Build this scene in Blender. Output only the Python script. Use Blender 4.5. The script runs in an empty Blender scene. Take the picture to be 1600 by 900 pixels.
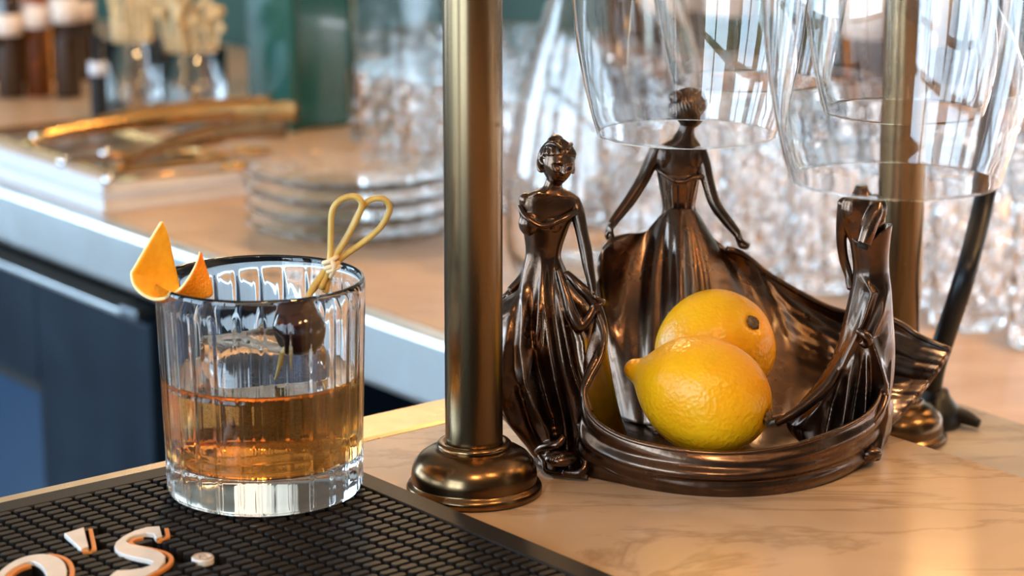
import bpy, bmesh, math, random
import numpy as np
from mathutils import Vector, Matrix
random.seed(7)
rng = np.random.default_rng(5)
PI = math.pi
S = bpy.context.scene
COL = S.collection

# ------------------------------------------------------------------ camera, world, exposure
F = 3600.0                      # focal length in pixels of the 1600 px wide frame
PITCH = math.radians(13.3)
CAMZ = 0.31                     # above the marble bar top (z = 0)
cam = bpy.data.cameras.new('camera'); cam_o = bpy.data.objects.new('camera', cam); COL.objects.link(cam_o)
cam.sensor_width = 36.0; cam.lens = 36.0 * F / 1600.0; cam.clip_start = 0.02
cam_o.location = (0, 0, CAMZ); cam_o.rotation_euler = (PI / 2 - PITCH, 0, 0)
cam.dof.use_dof = True; cam.dof.focus_distance = 0.985; cam.dof.aperture_fstop = 11.0
S.camera = cam_o
W = bpy.data.worlds.new('world'); S.world = W; W.use_nodes = True
W.node_tree.nodes['Background'].inputs[0].default_value = (0.62, 0.55, 0.47, 1)
W.node_tree.nodes['Background'].inputs[1].default_value = 0.14
S.view_settings.view_transform = 'Standard'; S.view_settings.look = 'None'
S.view_settings.exposure = 0.18; S.view_settings.gamma = 1.0
S.view_settings.use_curve_mapping = False
C = S.cycles
C.use_adaptive_sampling = True; C.adaptive_threshold = 0.025; C.max_bounces = 20; C.transmission_bounces = 20; C.glossy_bounces = 8; C.diffuse_bounces = 4; C.transparent_max_bounces = 12
C.sample_clamp_indirect = 8.0; C.caustics_reflective = True; C.caustics_refractive = True; C.blur_glossy = 0.3
WINDOW_L = 10.0                  # radiance of the daylight windows
LAMP_L = 125.0                  # radiance of the warm globe lamps

# ------------------------------------------------------------------ geometry helpers
CP, SP = math.cos(PITCH), math.sin(PITCH)
def ray(px, py):
    x = (px - 800) / F; y = (450 - py) / F
    return np.array([x, CP + y * SP, -SP + y * CP])
def aty(px, py, Y):                                   # the point at distance Y from the camera along the floor
    d = ray(px, py); return np.array([0, 0, CAMZ]) + d * (Y / d[1])
def atz(px, py, z):                                   # the point on the horizontal plane z
    d = ray(px, py); return np.array([0, 0, CAMZ]) + d * ((z - CAMZ) / d[2])
def mpp(py, Y):                                       # metres per pixel there
    return Y / ray(800, py)[1] / F

WLOC = {}
def empty(name, loc):
    o = bpy.data.objects.new(name, None); COL.objects.link(o); o.location = loc
    o.empty_display_size = 0.01; WLOC[o.name] = np.array(loc, float); return o
def tag(o, label=None, cat=None, group=None, kind=None):
    if label: o['label'] = label
    if cat: o['category'] = cat
    if group: o['group'] = group
    if kind: o['kind'] = kind
    return o
def mk(name, V, Fc, mat, parent=None, org=None, smooth=True):
    """one mesh object from world coordinates"""
    V = np.asarray(V, float)
    p = WLOC[parent.name] if parent else np.zeros(3)
    if org is None:
        org = p if parent else np.array([V[:, 0].mean(), V[:, 1].mean(), V[:, 2].min()])
    org = np.asarray(org, float)
    me = bpy.data.meshes.new(name)
    me.from_pydata([tuple(v) for v in (V - org)], [], [tuple(int(i) for i in f) for f in Fc]); me.update()
    if mat:
        for m in (mat if isinstance(mat, (list, tuple)) else [mat]): me.materials.append(m)
    if smooth: me.polygons.foreach_set('use_smooth', [True] * len(me.polygons))
    o = bpy.data.objects.new(name, me); COL.objects.link(o)
    o.location = org - p
    if parent: o.parent = parent
    WLOC[o.name] = org
    return o
def fixn(o):
    bm = bmesh.new(); bm.from_mesh(o.data); bmesh.ops.recalc_face_normals(bm, faces=bm.faces); bm.to_mesh(o.data); bm.free(); return o
def copy_tree(o, loc, parent=None):
    c = o.copy(); COL.objects.link(c); c.parent = parent
    c.location = loc
    WLOC[c.name] = np.array(loc, float) + (WLOC[parent.name] if parent else 0)
    for ch in list(o.children):
        copy_tree(ch, ch.location.copy(), c)
    return c
def grid(G, close_u=False, close_v=False):
    """faces of a grid of points G[v][u]"""
    G = np.asarray(G, float); nv, nu = G.shape[:2]; f = []
    for v in range(nv if close_v else nv - 1):
        for u in range(nu if close_u else nu - 1):
            a = v * nu + u; b = v * nu + (u + 1) % nu
            c = ((v + 1) % nv) * nu + (u + 1) % nu; d = ((v + 1) % nv) * nu + u
            f.append((a, b, c, d))
    return G.reshape(-1, 3), f
def merge(*parts):
    V = []; Fc = []; n = 0
    for v, f in parts:
        v = np.asarray(v, float); V.append(v); Fc += [tuple(i + n for i in q) for q in f]; n += len(v)
    return np.vstack(V), Fc
def lathe(prof, n=48, c=(0, 0, 0), closed=False, rfun=None):
    c = np.asarray(c, float); th = np.linspace(0, 2 * PI, n, endpoint=False); rows = []
    for r, z in prof:
        rr = np.full(n, r) if rfun is None else rfun(th, r, z)
        rows.append(np.stack([c[0] + rr * np.cos(th), c[1] + rr * np.sin(th), np.full(n, c[2] + z)], 1))
    V, f = grid(rows, close_u=True, close_v=closed)
    if not closed:
        f = list(f)
        if prof[0][0] > 0: f.append(tuple(range(n))[::-1])
        if prof[-1][0] > 0: f.append(tuple(range((len(prof) - 1) * n, len(prof) * n)))
    return V, f
def smooth_pts(P, n):
    """Catmull-Rom through the rows of P (any number of columns)"""
    P = np.asarray(P, float); m = len(P)
    t = np.linspace(0, m - 1, n); i = np.clip(t.astype(int), 0, m - 2); u = (t - i)[:, None]
    p1 = P[i]; p2 = P[i + 1]
    p0 = np.where((i > 0)[:, None], P[np.maximum(i - 1, 0)], 2 * p1 - p2)
    p3 = np.where((i < m - 2)[:, None], P[np.minimum(i + 2, m - 1)], 2 * p2 - p1)
    return 0.5 * (2 * p1 + (p2 - p0) * u + (2 * p0 - 5 * p1 + 4 * p2 - p3) * u ** 2 + (3 * p1 - p0 - 3 * p2 + p3) * u ** 3)
def tube(P, R, n=10, seg=None, caps=True, closed=False, flat=1.0):
    P = np.asarray(P, float); R = np.full(len(P), R) if np.isscalar(R) else np.asarray(R, float)
    if seg:
        Q = smooth_pts(np.column_stack([P, R]), seg); P, R = Q[:, :3], np.maximum(Q[:, 3], 1e-5)
    m = len(P); T = np.gradient(P, axis=0)
    if closed: T = np.roll(P, -1, 0) - np.roll(P, 1, 0)
    T /= np.linalg.norm(T, axis=1)[:, None] + 1e-12
    up = np.array([0, 0, 1.0]) if abs(T[0, 2]) < 0.9 else np.array([0, 1.0, 0])
    a = np.cross(T[0], up); a /= np.linalg.norm(a); rows = []
    th = np.linspace(0, 2 * PI, n, endpoint=False)
    for k in range(m):
        a = a - T[k] * np.dot(a, T[k]); a /= np.linalg.norm(a) + 1e-12; b = np.cross(T[k], a)
        rows.append(P[k] + R[k] * (np.cos(th)[:, None] * a + flat * np.sin(th)[:, None] * b))
    V, f = grid(rows, close_u=True, close_v=closed)
    if caps and not closed:
        f = list(f); f.append(tuple(range(n))[::-1]); f.append(tuple(range((m - 1) * n, m * n)))
    return V, f
def ball(c, r, nu=20, nv=12, sc=(1, 1, 1), M=None):
    rows = []
    for i in range(nv + 1):
        ph = PI * i / nv; s = max(math.sin(ph), 1e-4)
        rows.append([[s * math.cos(2 * PI * k / nu), s * math.sin(2 * PI * k / nu), math.cos(ph)] for k in range(nu)])
    V, f = grid(rows, close_u=True)
    V = V * r * np.asarray(sc)
    if M is not None: V = V @ np.asarray(M).T
    return V + np.asarray(c), f
def box(c, size, rz=0.0, bev=0.0, seg=2):
    bm = bmesh.new(); bmesh.ops.create_cube(bm, size=1.0)
    bmesh.ops.scale(bm, vec=size, verts=bm.verts)
    if bev: bmesh.ops.bevel(bm, geom=list(bm.edges), offset=bev, segments=seg, affect='EDGES', profile=0.5)
    bmesh.ops.rotate(bm, cent=(0, 0, 0), matrix=Matrix.Rotation(rz, 3, 'Z'), verts=bm.verts)
    V = np.array([v.co[:] for v in bm.verts]) + np.asarray(c, float)
    bm.verts.index_update(); f = [tuple(v.index for v in q.verts) for q in bm.faces]; bm.free(); return V, f
def prism(loops, z0, z1, bev=0.0):
    """vertical prism over a polygon (first loop) with holes"""
    bm = bmesh.new(); ed = []
    for L in loops:
        vs = [bm.verts.new((p[0], p[1], z0)) for p in L]
        ed += [bm.edges.new((vs[i], vs[(i + 1) % len(vs)])) for i in range(len(vs))]
    bmesh.ops.triangle_fill(bm, use_beauty=True, edges=ed)
    r = bmesh.ops.extrude_face_region(bm, geom=list(bm.faces))
    up = [g for g in r['geom'] if isinstance(g, bmesh.types.BMVert)]
    bmesh.ops.translate(bm, vec=(0, 0, z1 - z0), verts=up)
    bmesh.ops.recalc_face_normals(bm, faces=bm.faces)
    if bev:
        es = [e for e in bm.edges if all(abs(v.co.z - z1) < 1e-7 for v in e.verts) and any(abs(f.normal.z) < .5 for f in e.link_faces)]
        bmesh.ops.bevel(bm, geom=es, offset=bev, segments=2, affect='EDGES', profile=0.5)
    V = np.array([v.co[:] for v in bm.verts]); bm.verts.index_update()
    f = [tuple(v.index for v in q.verts) for q in bm.faces]; bm.free(); return V, f
def remeshed(name, VF, voxel, mat, parent, smooth_it=4, fac=0.5):
    """fuses overlapping closed pieces into one continuous surface"""
    o = mk(name, VF[0], VF[1], mat, parent); fixn(o)
    r = o.modifiers.new('r', 'REMESH'); r.mode = 'VOXEL'; r.voxel_size = voxel; r.use_smooth_shade = True
    s = o.modifiers.new('s', 'SMOOTH'); s.iterations = smooth_it; s.factor = fac
    dg = bpy.context.evaluated_depsgraph_get(); me = bpy.data.meshes.new_from_object(o.evaluated_get(dg))
    o.modifiers.clear(); old = o.data; o.data = me; bpy.data.meshes.remove(old); me.name = name
    if not me.materials: me.materials.append(mat)
    me.polygons.foreach_set('use_smooth', [True] * len(me.polygons))
    return o
def solid(o, t, off=0.0):
    m = o.modifiers.new('solidify', 'SOLIDIFY'); m.thickness = t; m.offset = off; return o

# ------------------------------------------------------------------ materials
def nodes(name):
    m = bpy.data.materials.new(name); m.use_nodes = True
    return m, m.node_tree.nodes, m.node_tree.links, m.node_tree.nodes['Principled BSDF']
def pm(name, col, rough=0.5, metal=0.0, trans=0.0, ior=1.45, coat=0.0, spec=0.5, aniso=0.0):
    m, n, l, b = nodes(name)
    b.inputs['Base Color'].default_value = (*col, 1); b.inputs['Roughness'].default_value = rough
    b.inputs['Metallic'].default_value = metal; b.inputs['IOR'].default_value = ior
    b.inputs['Transmission Weight'].default_value = trans; b.inputs['Coat Weight'].default_value = coat
    b.inputs['Coat Roughness'].default_value = 0.05
    b.inputs['Specular IOR Level'].default_value = spec; b.inputs['Anisotropic'].default_value = aniso
    return m
def vary(m, c2, scale=30.0, detail=4.0, stretch=(1, 1, 1), lo=0.35, hi=0.65, bump=0.0, bscale=None, rough=None, dist=0.0):
    """procedural colour variation (noise) and fine relief"""
    n, l = m.node_tree.nodes, m.node_tree.links; b = n['Principled BSDF']
    tc = n.new('ShaderNodeTexCoord'); mp = n.new('ShaderNodeMapping'); mp.inputs['Scale'].default_value = stretch
    l.new(tc.outputs['Object'], mp.inputs['Vector'])
    t = n.new('ShaderNodeTexNoise'); t.inputs['Scale'].default_value = scale; t.inputs['Detail'].default_value = detail
    t.inputs['Distortion'].default_value = dist
    l.new(mp.outputs[0], t.inputs['Vector'])
    r = n.new('ShaderNodeValToRGB'); r.color_ramp.elements[0].position = lo; r.color_ramp.elements[1].position = hi
    r.color_ramp.elements[0].color = b.inputs['Base Color'].default_value; r.color_ramp.elements[1].color = (*c2, 1)
    l.new(t.outputs['Fac'], r.inputs[0]); l.new(r.outputs[0], b.inputs['Base Color'])
    if rough:
        rr = n.new('ShaderNodeMapRange'); rr.inputs[3].default_value = rough[0]; rr.inputs[4].default_value = rough[1]
        l.new(t.outputs['Fac'], rr.inputs[0]); l.new(rr.outputs[0], b.inputs['Roughness'])
    if bump:
        t2 = n.new('ShaderNodeTexNoise'); t2.inputs['Scale'].default_value = bscale or scale * 6; t2.inputs['Detail'].default_value = 3
        l.new(mp.outputs[0], t2.inputs['Vector'])
        bp = n.new('ShaderNodeBump'); bp.inputs['Strength'].default_value = bump; bp.inputs['Distance'].default_value = 0.001
        l.new(t2.outputs['Fac'], bp.inputs['Height']); l.new(bp.outputs[0], b.inputs['Normal'])
    return m
def emit(name, col, st):
    m = bpy.data.materials.new(name); m.use_nodes = True; n = m.node_tree.nodes; n.clear()
    e = n.new('ShaderNodeEmission'); e.inputs[0].default_value = (*col, 1); e.inputs[1].default_value = st
    o = n.new('ShaderNodeOutputMaterial'); m.node_tree.links.new(e.outputs[0], o.inputs[0]); return m
def absorb(m, col, density):
    n, l = m.node_tree.nodes, m.node_tree.links
    v = n.new('ShaderNodeVolumeAbsorption'); v.inputs[0].default_value = (*col, 1); v.inputs[1].default_value = density
    l.new(v.outputs[0], n['Material Output'].inputs['Volume']); return m

def marble_mat(name, base, tint, vein, s=1.0):
    m, n, l, b = nodes(name)
    tc = n.new('ShaderNodeTexCoord'); mp = n.new('ShaderNodeMapping'); mp.inputs['Scale'].default_value = (s, s, s)
    mp.inputs['Rotation'].default_value = (0, 0, 0.5); l.new(tc.outputs['Object'], mp.inputs[0])
    a = n.new('ShaderNodeTexNoise'); a.inputs['Scale'].default_value = 9; a.inputs['Detail'].default_value = 6; a.inputs['Distortion'].default_value = 1.2
    l.new(mp.outputs[0], a.inputs['Vector'])
    r = n.new('ShaderNodeValToRGB'); r.color_ramp.elements[0].position = .35; r.color_ramp.elements[1].position = .7
    r.color_ramp.elements[0].color = (*base, 1); r.color_ramp.elements[1].color = (*tint, 1); l.new(a.outputs['Fac'], r.inputs[0])
    mp2 = n.new('ShaderNodeMapping'); mp2.inputs['Scale'].default_value = (s * .55, s * 1.5, s); mp2.inputs['Rotation'].default_value = (0, 0, -0.35)
    l.new(tc.outputs['Object'], mp2.inputs[0])
    w = n.new('ShaderNodeTexNoise'); w.inputs['Scale'].default_value = 7; w.inputs['Detail'].default_value = 7; w.inputs['Distortion'].default_value = 1.6
    w.inputs['Roughness'].default_value = .55
    l.new(mp2.outputs[0], w.inputs['Vector'])
    k = n.new('ShaderNodeValToRGB'); e = k.color_ramp.elements; e[0].position = .475; e[0].color = (0, 0, 0, 1); e[1].position = .525; e[1].color = (0, 0, 0, 1)
    q = k.color_ramp.elements.new(.5); q.color = (1, 1, 1, 1)
    l.new(w.outputs['Fac'], k.inputs[0])
    f = n.new('ShaderNodeMath'); f.operation = 'MULTIPLY'; l.new(k.outputs[0], f.inputs[0]); l.new(a.outputs['Fac'], f.inputs[1])
    x = n.new('ShaderNodeMix'); x.data_type = 'RGBA'; l.new(f.outputs[0], x.inputs[0]); l.new(r.outputs[0], x.inputs[6]); x.inputs[7].default_value = (*vein, 1)
    l.new(x.outputs[2], b.inputs['Base Color'])
    b.inputs['Roughness'].default_value = .16; b.inputs['Specular IOR Level'].default_value = .45
    return m

M = {}
M['marble'] = marble_mat('warm_marble', (.58, .41, .27), (.50, .33, .20), (.29, .17, .09))
M['ledge'] = marble_mat('grey_marble', (.55, .50, .47), (.42, .38, .36), (.25, .22, .2))
M['brass_trim'] = vary(pm('brass_trim', (.72, .50, .28), .28, 1), (.6, .42, .24), 60, rough=(.22, .36))
M['brass'] = vary(pm('antique_brass', (.25, .172, .092), .24, 1, aniso=.0), (.16, .106, .056), 25, 5, (1, 1, .15), rough=(.2, .34))
M['brass_base'] = vary(pm('antique_brass_base', (.26, .155, .075), .22, 1), (.15, .085, .04), 60, 4, rough=(.16, .3))
M['bronze'] = vary(pm('bronze', (.15, .080, .046), .28, 1), (.065, .038, .026), 45, 5, rough=(.2, .38), bump=.2, bscale=260)
M['bronze'].node_tree.nodes['Principled BSDF'].inputs['Coat Weight'].default_value = .4
M['bronze'].node_tree.nodes['Principled BSDF'].inputs['Coat Roughness'].default_value = .14
M['bronze'].node_tree.nodes['Principled BSDF'].inputs['Coat IOR'].default_value = 1.6
M['hollow_shade'] = pm('painted_hollow_shade', (.01, .008, .007), .8)  # near-black colour painted for the shade inside hollow bronze
M['rubber'] = vary(pm('black_rubber', (.012, .010, .009), .5, spec=.22), (.016, .013, .012), 200, bump=.1, bscale=900)
M['rubber_base'] = pm('black_rubber_floor', (.006, .006, .006), .6)
M['white_rubber'] = vary(pm('white_rubber', (.78, .70, .64), .45), (.70, .63, .57), 120)
M['orange_rubber'] = pm('orange_rubber', (.72, .25, .05), .45)
M['glass'] = pm('clear_glass', (1, 1, 1), 0.0, trans=1, ior=1.5)
M['crystal'] = pm('cut_crystal', (1, 1, 1), 0.0, trans=1, ior=1.5)
M['thin_glass'] = pm('wine_glass', (1, 1, 1), 0.0, trans=1, ior=1.48)
M['drink'] = absorb(pm('amber_drink', (1, 1, 1), 0.0, trans=1, ior=1.36), (.96, .67, .14), 44)
M['ice'] = pm('ice', (1, 1, 1), 0.0, trans=1, ior=1.31)
def sub_ice():
    m = bpy.data.materials.new('submerged_ice'); m.use_nodes = True; n = m.node_tree.nodes; n.clear()
    g = n.new('ShaderNodeBsdfGlass'); g.inputs['IOR'].default_value = .965; g.inputs['Roughness'].default_value = .12; g.inputs['Color'].default_value = (1, 1, 1, 1)
    t = n.new('ShaderNodeBsdfTranslucent'); x = n.new('ShaderNodeMixShader'); nz = n.new('ShaderNodeTexNoise'); nz.inputs['Scale'].default_value = 90; nz.inputs['Detail'].default_value = 5
    mr = n.new('ShaderNodeMapRange'); mr.inputs[1].default_value = .35; mr.inputs[2].default_value = .75; mr.inputs[3].default_value = .06; mr.inputs[4].default_value = .42
    l = m.node_tree.links; l.new(nz.outputs['Fac'], mr.inputs[0]); l.new(mr.outputs[0], x.inputs[0]); l.new(g.outputs[0], x.inputs[1]); l.new(t.outputs[0], x.inputs[2])
    o = n.new('ShaderNodeOutputMaterial'); m.node_tree.links.new(x.outputs[0], o.inputs[0]); return m
M['sub_ice'] = sub_ice()
M['cherry'] = vary(pm('black_cherry', (.012, .002, .002), .12, coat=.4, spec=.4), (.03, .006, .005), 120, bump=.4, bscale=160)
M['pick'] = vary(pm('bamboo', (.58, .38, .09), .45), (.44, .27, .06), 120, stretch=(1, 1, .3))
M['binding'] = pm('pale_bamboo', (.78, .58, .34), .5)
M['peel_in'] = vary(pm('orange_peel_inside', (1.0, .53, .02), .45), (.95, .45, .012), 300, bump=.3, bscale=1400)
M['peel_out'] = vary(pm('orange_peel_rind', (1.0, .27, .004), .38), (.94, .21, .003), 300, bump=.6, bscale=1100)
M['peel_rim'] = pm('orange_pith', (.90, .66, .30), .6)
def lemon_mat():
    m = vary(pm('lemon_rind', (1.0, .50, .006), .33, spec=.5), (.98, .42, .004), 40, 3, bump=0)
    n, l = m.node_tree.nodes, m.node_tree.links; b = n['Principled BSDF']
    tc = n.new('ShaderNodeTexCoord'); v = n.new('ShaderNodeTexVoronoi'); v.inputs['Scale'].default_value = 620; v.feature = 'SMOOTH_F1'
    l.new(tc.outputs['Object'], v.inputs['Vector'])
    t = n.new('ShaderNodeTexNoise'); t.inputs['Scale'].default_value = 300; l.new(tc.outputs['Object'], t.inputs['Vector'])
    a = n.new('ShaderNodeMath'); a.operation = 'ADD'; l.new(v.outputs['Distance'], a.inputs[0]); l.new(t.outputs['Fac'], a.inputs[1])
    bp = n.new('ShaderNodeBump'); bp.inputs['Strength'].default_value = .38; bp.inputs['Distance'].default_value = .0008
    l.new(a.outputs[0], bp.inputs['Height']); l.new(bp.outputs[0], b.inputs['Normal'])
    b.inputs['Subsurface Weight'].default_value = .12; b.inputs['Subsurface Radius'].default_value = (.006, .003, .001); b.inputs['Subsurface Scale'].default_value = 1
    return m
M['lemon'] = lemon_mat()
M['stem'] = vary(pm('lemon_stem', (.10, .05, .02), .8), (.22, .13, .05), 700)
M['blemish'] = pm('lemon_blemish', (.30, .14, .02), .6)
M['cable'] = pm('black_cable', (.006, .007, .01), .38)
M['steel'] = vary(pm('brushed_steel', (.80, .84, .87), .32, 1), (.70, .75, .79), 30, stretch=(1, 1, 1), rough=(.28, .42))
M['counter'] = vary(pm('tan_counter', (.62, .42, .26), .32), (.50, .32, .18), 12, 4, (1, 4, 1), bump=0)
M['cooler'] = vary(pm('blue_black_cooler', (.006, .012, .021), .5, .0, spec=.14), (.010, .018, .030), 14, rough=(.42, .6))
M['cooler_pane'] = pm('cooler_glass', (.02, .05, .10), .2)
M['black'] = pm('matt_black', (.004, .004, .005), .7)
M['green'] = pm('gloss_green', (.004, .085, .065), .22, coat=.3)
M['green_wall'] = vary(pm('green_wall', (.008, .05, .04), .45), (.014, .065, .05), 6)
M['paper'] = pm('white_paper', (.62, .62, .66), .6)
M['cover'] = vary(pm('cream_cover', (.80, .74, .66), .5), (.74, .68, .6), 40)
M['gold'] = vary(pm('gold_metal', (.62, .40, .16), .18, 1), (.48, .29, .11), 30, rough=(.12, .3))
M['dark_gold'] = pm('dark_gold_metal', (.30, .17, .07), .2, 1)
M['silver'] = pm('polished_steel', (.8, .82, .85), .08, 1)
M['amber'] = pm('amber_glass', (.50, .13, .02), 0.03, trans=.9, ior=1.45)
M['dark_bottle'] = pm('dark_brown_bottle', (.03, .012, .006), .08, coat=.6)
M['green_bottle'] = pm('green_bottle', (.03, .14, .08), .06, trans=.6)
M['label'] = pm('paper_label', (.82, .68, .58), .6)
M['cork'] = vary(pm('cork_picks', (.62, .44, .22), .6), (.75, .60, .36), 80)
M['napkin'] = pm('white_napkin', (.88, .87, .86), .7)
M['walnut'] = vary(pm('shelf_wood', (.42, .22, .10), .4), (.30, .15, .06), 14, 4, (1, 6, 1))
M['plaster'] = pm('cream_plaster', (.82, .69, .53), .8)
M['wall'] = pm('wall_paint', (.16, .12, .09), .8)
M['ceil'] = pm('ceiling_paint', (.22, .19, .16), .9)
M['floor'] = vary(pm('dark_floor', (.09, .07, .055), .4), (.13, .10, .08), 4)
M['tile'] = vary(pm('pale_tile', (.80, .80, .82), .18), (.74, .74, .76), 6)
M['frame'] = pm('window_frame', (.05, .05, .05), .5)
M['day'] = emit('daylight', (.58, .80, 1.0), WINDOW_L)
M['lamp'] = emit('lamp_glow', (1.0, .60, .26), LAMP_L)
M['lamp_metal'] = pm('lamp_metal', (.3, .2, .1), .3, 1)

# ------------------------------------------------------------------ the room (e1 runs along the back counter, e2 towards the back wall)
O0 = atz(0, 290, -.15)[:2]
_e = atz(684, 525, -.15)[:2] - O0
E1 = _e / np.linalg.norm(_e); E2 = np.array([-E1[1], E1[0]])
def RM(a, b, z): p = O0 + a * E1 + b * E2; return np.array([p[0], p[1], z])
RZ = math.atan2(E1[1], E1[0])
def rbox(a0, a1, b0, b1, z0, z1, bev=0.0):
    return box(RM((a0 + a1) / 2, (b0 + b1) / 2, (z0 + z1) / 2), (a1 - a0, b1 - b0, z1 - z0), RZ, bev)
FZ, CZ = -1.07, 1.75
A0, A1, B0, B1 = -3.0, 4.6, -3.3, .80
def struct(name, VF, mat, parent=None, smooth=False):
    o = mk(name, VF[0], VF[1], mat, parent, smooth=smooth)
    if parent is None: o['kind'] = 'structure'
    return o
tag(struct('floor', rbox(A0, A1, B0, B1, FZ - .05, FZ), M['floor']), 'dark floor of the bar room')
tag(struct('ceiling', rbox(A0, A1, B0, B1, CZ, CZ + .05), M['ceil']), 'painted ceiling above the bar')
tag(struct('wall_back', rbox(A0, A1, B1, B1 + .1, FZ, CZ), M['plaster']), 'cream plaster wall behind the back counter')
tag(struct('trim_4', rbox(A0, A1, B1 - .0015, B1 - .0001, FZ + .9, .16), M['green_wall']), 'dark green panelling along the lower back wall', kind='structure')
tag(struct('wall_left', rbox(A0 - .1, A0, B0, B1, FZ, CZ), M['wall']), 'end wall of the bar room')
# the street wall with three daylight windows
wf = tag(struct('wall_front', merge(rbox(A0, A1, B0 - .1, B0, FZ, -.45), rbox(A0, A1, B0 - .1, B0, 1.55, CZ),
     *[rbox(a, b, B0 - .1, B0, -.45, 1.55) for a, b in ((A0, -2.3), (-.7, -.3), (1.3, 1.7), (3.3, A1))]), M['wall']), 'street wall with tall windows')
for i, (a, b) in enumerate(((-2.3, -.7), (-.3, 1.3), (1.7, 3.3))):
    w = empty('window_%d' % (i + 1), RM((a + b) / 2, B0, -.45)); w['kind'] = 'structure'
    mk('pane', *rbox(a, b, B0 - .08, B0 - .07, -.45, 1.55), M['day'], w, smooth=False)
    mk('frame', *merge(*[rbox(x - .03, x + .03, B0 - .06, B0 + .02, -.45, 1.55) for x in (a + .03, (a + b) / 2, b - .03)],
        *[rbox(a, b, B0 - .06, B0 + .02, z - .03, z + .03) for z in (-.42, .9, 1.52)]), M['frame'], w, smooth=False)

w = empty('window_4', RM(A0, -2.1, -.45)); w['kind'] = 'structure'
mk('pane', *rbox(A0 + .002, A0 + .01, -3.0, -1.2, -.45, 1.55), M['day'], w, smooth=False)
mk('frame', *merge(*[rbox(A0 + .011, A0 + .06, x - .03, x + .03, -.45, 1.55) for x in (-2.97, -2.1, -1.23)], *[rbox(A0 + .011, A0 + .06, -3.0, -1.2, z - .03, z + .03) for z in (-.42, .9, 1.52)]), M['frame'], w, smooth=False)
# bar top: marble slab with its metal edge band
def L2(p, q, t): return np.array(p[:2]) + (np.array(q[:2]) - np.array(p[:2])) * t
e_a, e_b = atz(0, 775, 0), atz(690, 622, 0)             # outer bar edge
m_a, m_b = atz(575, 692, 0), atz(690, 660, 0)           # marble / band joint
r_a, r_b = atz(1370, 672, 0), atz(1600, 745, 0)         # right end of the marble
U = (e_b - e_a)[:2]; U /= np.linalg.norm(U); Nn = np.array([-U[1], U[0]])     # U along the bar edge, Nn outwards (away from us)
V2 = (r_b - r_a)[:2]; V2 /= np.linalg.norm(V2)
def isect(p, d, q, e):
    A = np.array([d, -e]).T; t = np.linalg.solve(A, np.array(q) - np.array(p)); return np.array(p) + t[0] * np.array(d)
BW = .034
edge0 = e_a[:2]; joint0 = edge0 - Nn * BW
cornE = isect(edge0, U, r_a[:2], V2); cornJ = isect(joint0, U, r_a[:2], V2)
far = -.75
slab = [joint0 + U * far, cornJ, cornJ + V2 * 1.0, joint0 + U * far - Nn * .95 + V2 * .1]
bt = tag(struct('bar_top', prism([slab], -.03, 0, .0012), M['marble']), 'polished warm veined marble bar top under the bronze bowl', kind='structure')
band = [edge0 + U * far, cornE, cornJ, joint0 + U * far]
tag(struct('trim_1', prism([band], -.032, 0.0004, .003), M['brass_trim'], smooth=False), 'brass edge band along the marble bar top', kind='structure')
low = [edge0 + U * far - Nn * .01, cornE - Nn * .01, cornE - Nn * .01 + V2 * .98, joint0 + U * far - Nn * .9]
tag(struct('bar_front', prism([low], FZ, -.032), M['black']), 'dark body of the bar below the marble', kind='structure')
# lower ledge that carries the second post
g_a, g_b = atz(1500, 630, -.047), atz(1600, 662, -.047)
GV = (g_b - g_a)[:2]; GV /= np.linalg.norm(GV)
led = [cornE + U * .002, isect(cornE, U, g_a[:2], GV), g_a[:2] + GV * .75, cornE + U * .002 + V2 * .85]
tag(struct('bar_ledge', prism([led], -.075, -.047, .001), M['ledge']), 'lower grey stone ledge beside the marble bar top', kind='structure')
tag(struct('ledge_front', prism([[p for p in led]], FZ, -.076), M['black']), 'dark support below the stone ledge', kind='structure')

# back counter: tan top with steel edge, cooler below
bc = empty('back_counter', RM(1, .3, FZ))
tag(bc, 'tan back counter with a brushed steel front edge', 'counter')
mk('worktop', *rbox(-2.6, 3.6, .012, B1 - .003, -.19, -.15), M['counter'], bc, smooth=False)
mk('steel_edge', *rbox(-2.6, 3.6, -.012, .0118, -.208, -.1485, .006), M['steel'], bc, smooth=False)
mk('cabinet_back', *rbox(-2.6, 3.6, .45, B1 - .003, FZ + .001, -.1905), M['black'], bc, smooth=False)
a_end = np.dot(atz(233, 500, -.24)[:2] - O0, E1)
def on_face(px, py, b):                                  # a point on the vertical plane b = const
    d = ray(px, py)[:2]; t = (b - np.dot(-O0, E2)) / np.dot(d, E2); p = ray(px, py) * t + np.array([0, 0, CAMZ])
    return np.dot(p[:2] - O0, E1), p[2]
bd = .0
aE, zE = on_face(233, 510, bd); a1, z1 = on_face(0, 415, bd); a2, z2 = on_face(62, 600, bd)
ck = empty('bottle_cooler', RM(aE - .5, .2, FZ)); tag(ck, 'blue-black under-counter bottle cooler below the steel edge', 'cooler')
mk('body', *rbox(aE - 1.9, aE - .002, .035, .44, FZ, z1 - .004), M['cooler'], ck, smooth=False)
dr = mk('door', *merge(rbox(a2, aE, -.0, .0345, FZ + .1, z1, .003), rbox(a2 - 1.2, a2 - .0002, -.0, .0345, z2, z1, .003),
     rbox(a2 - 1.2, a2 - .0002, -.0, .0345, FZ + .1, FZ + .2, .003)), M['cooler'], ck, smooth=False)
mk('pane', *rbox(a2 - 1.19, a2 - .001, .012, .03, FZ + .2, z2 - .001), M['cooler_pane'], dr, smooth=False)
mk('gasket', *merge(rbox(a2 - .012, a2 - .0005, .006, .0119, FZ + .2, z2 - .001), rbox(a2 - 1.19, a2 - .012, .006, .0119, z2 - .014, z2 - .001)), M['black'], dr, smooth=False)
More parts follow.
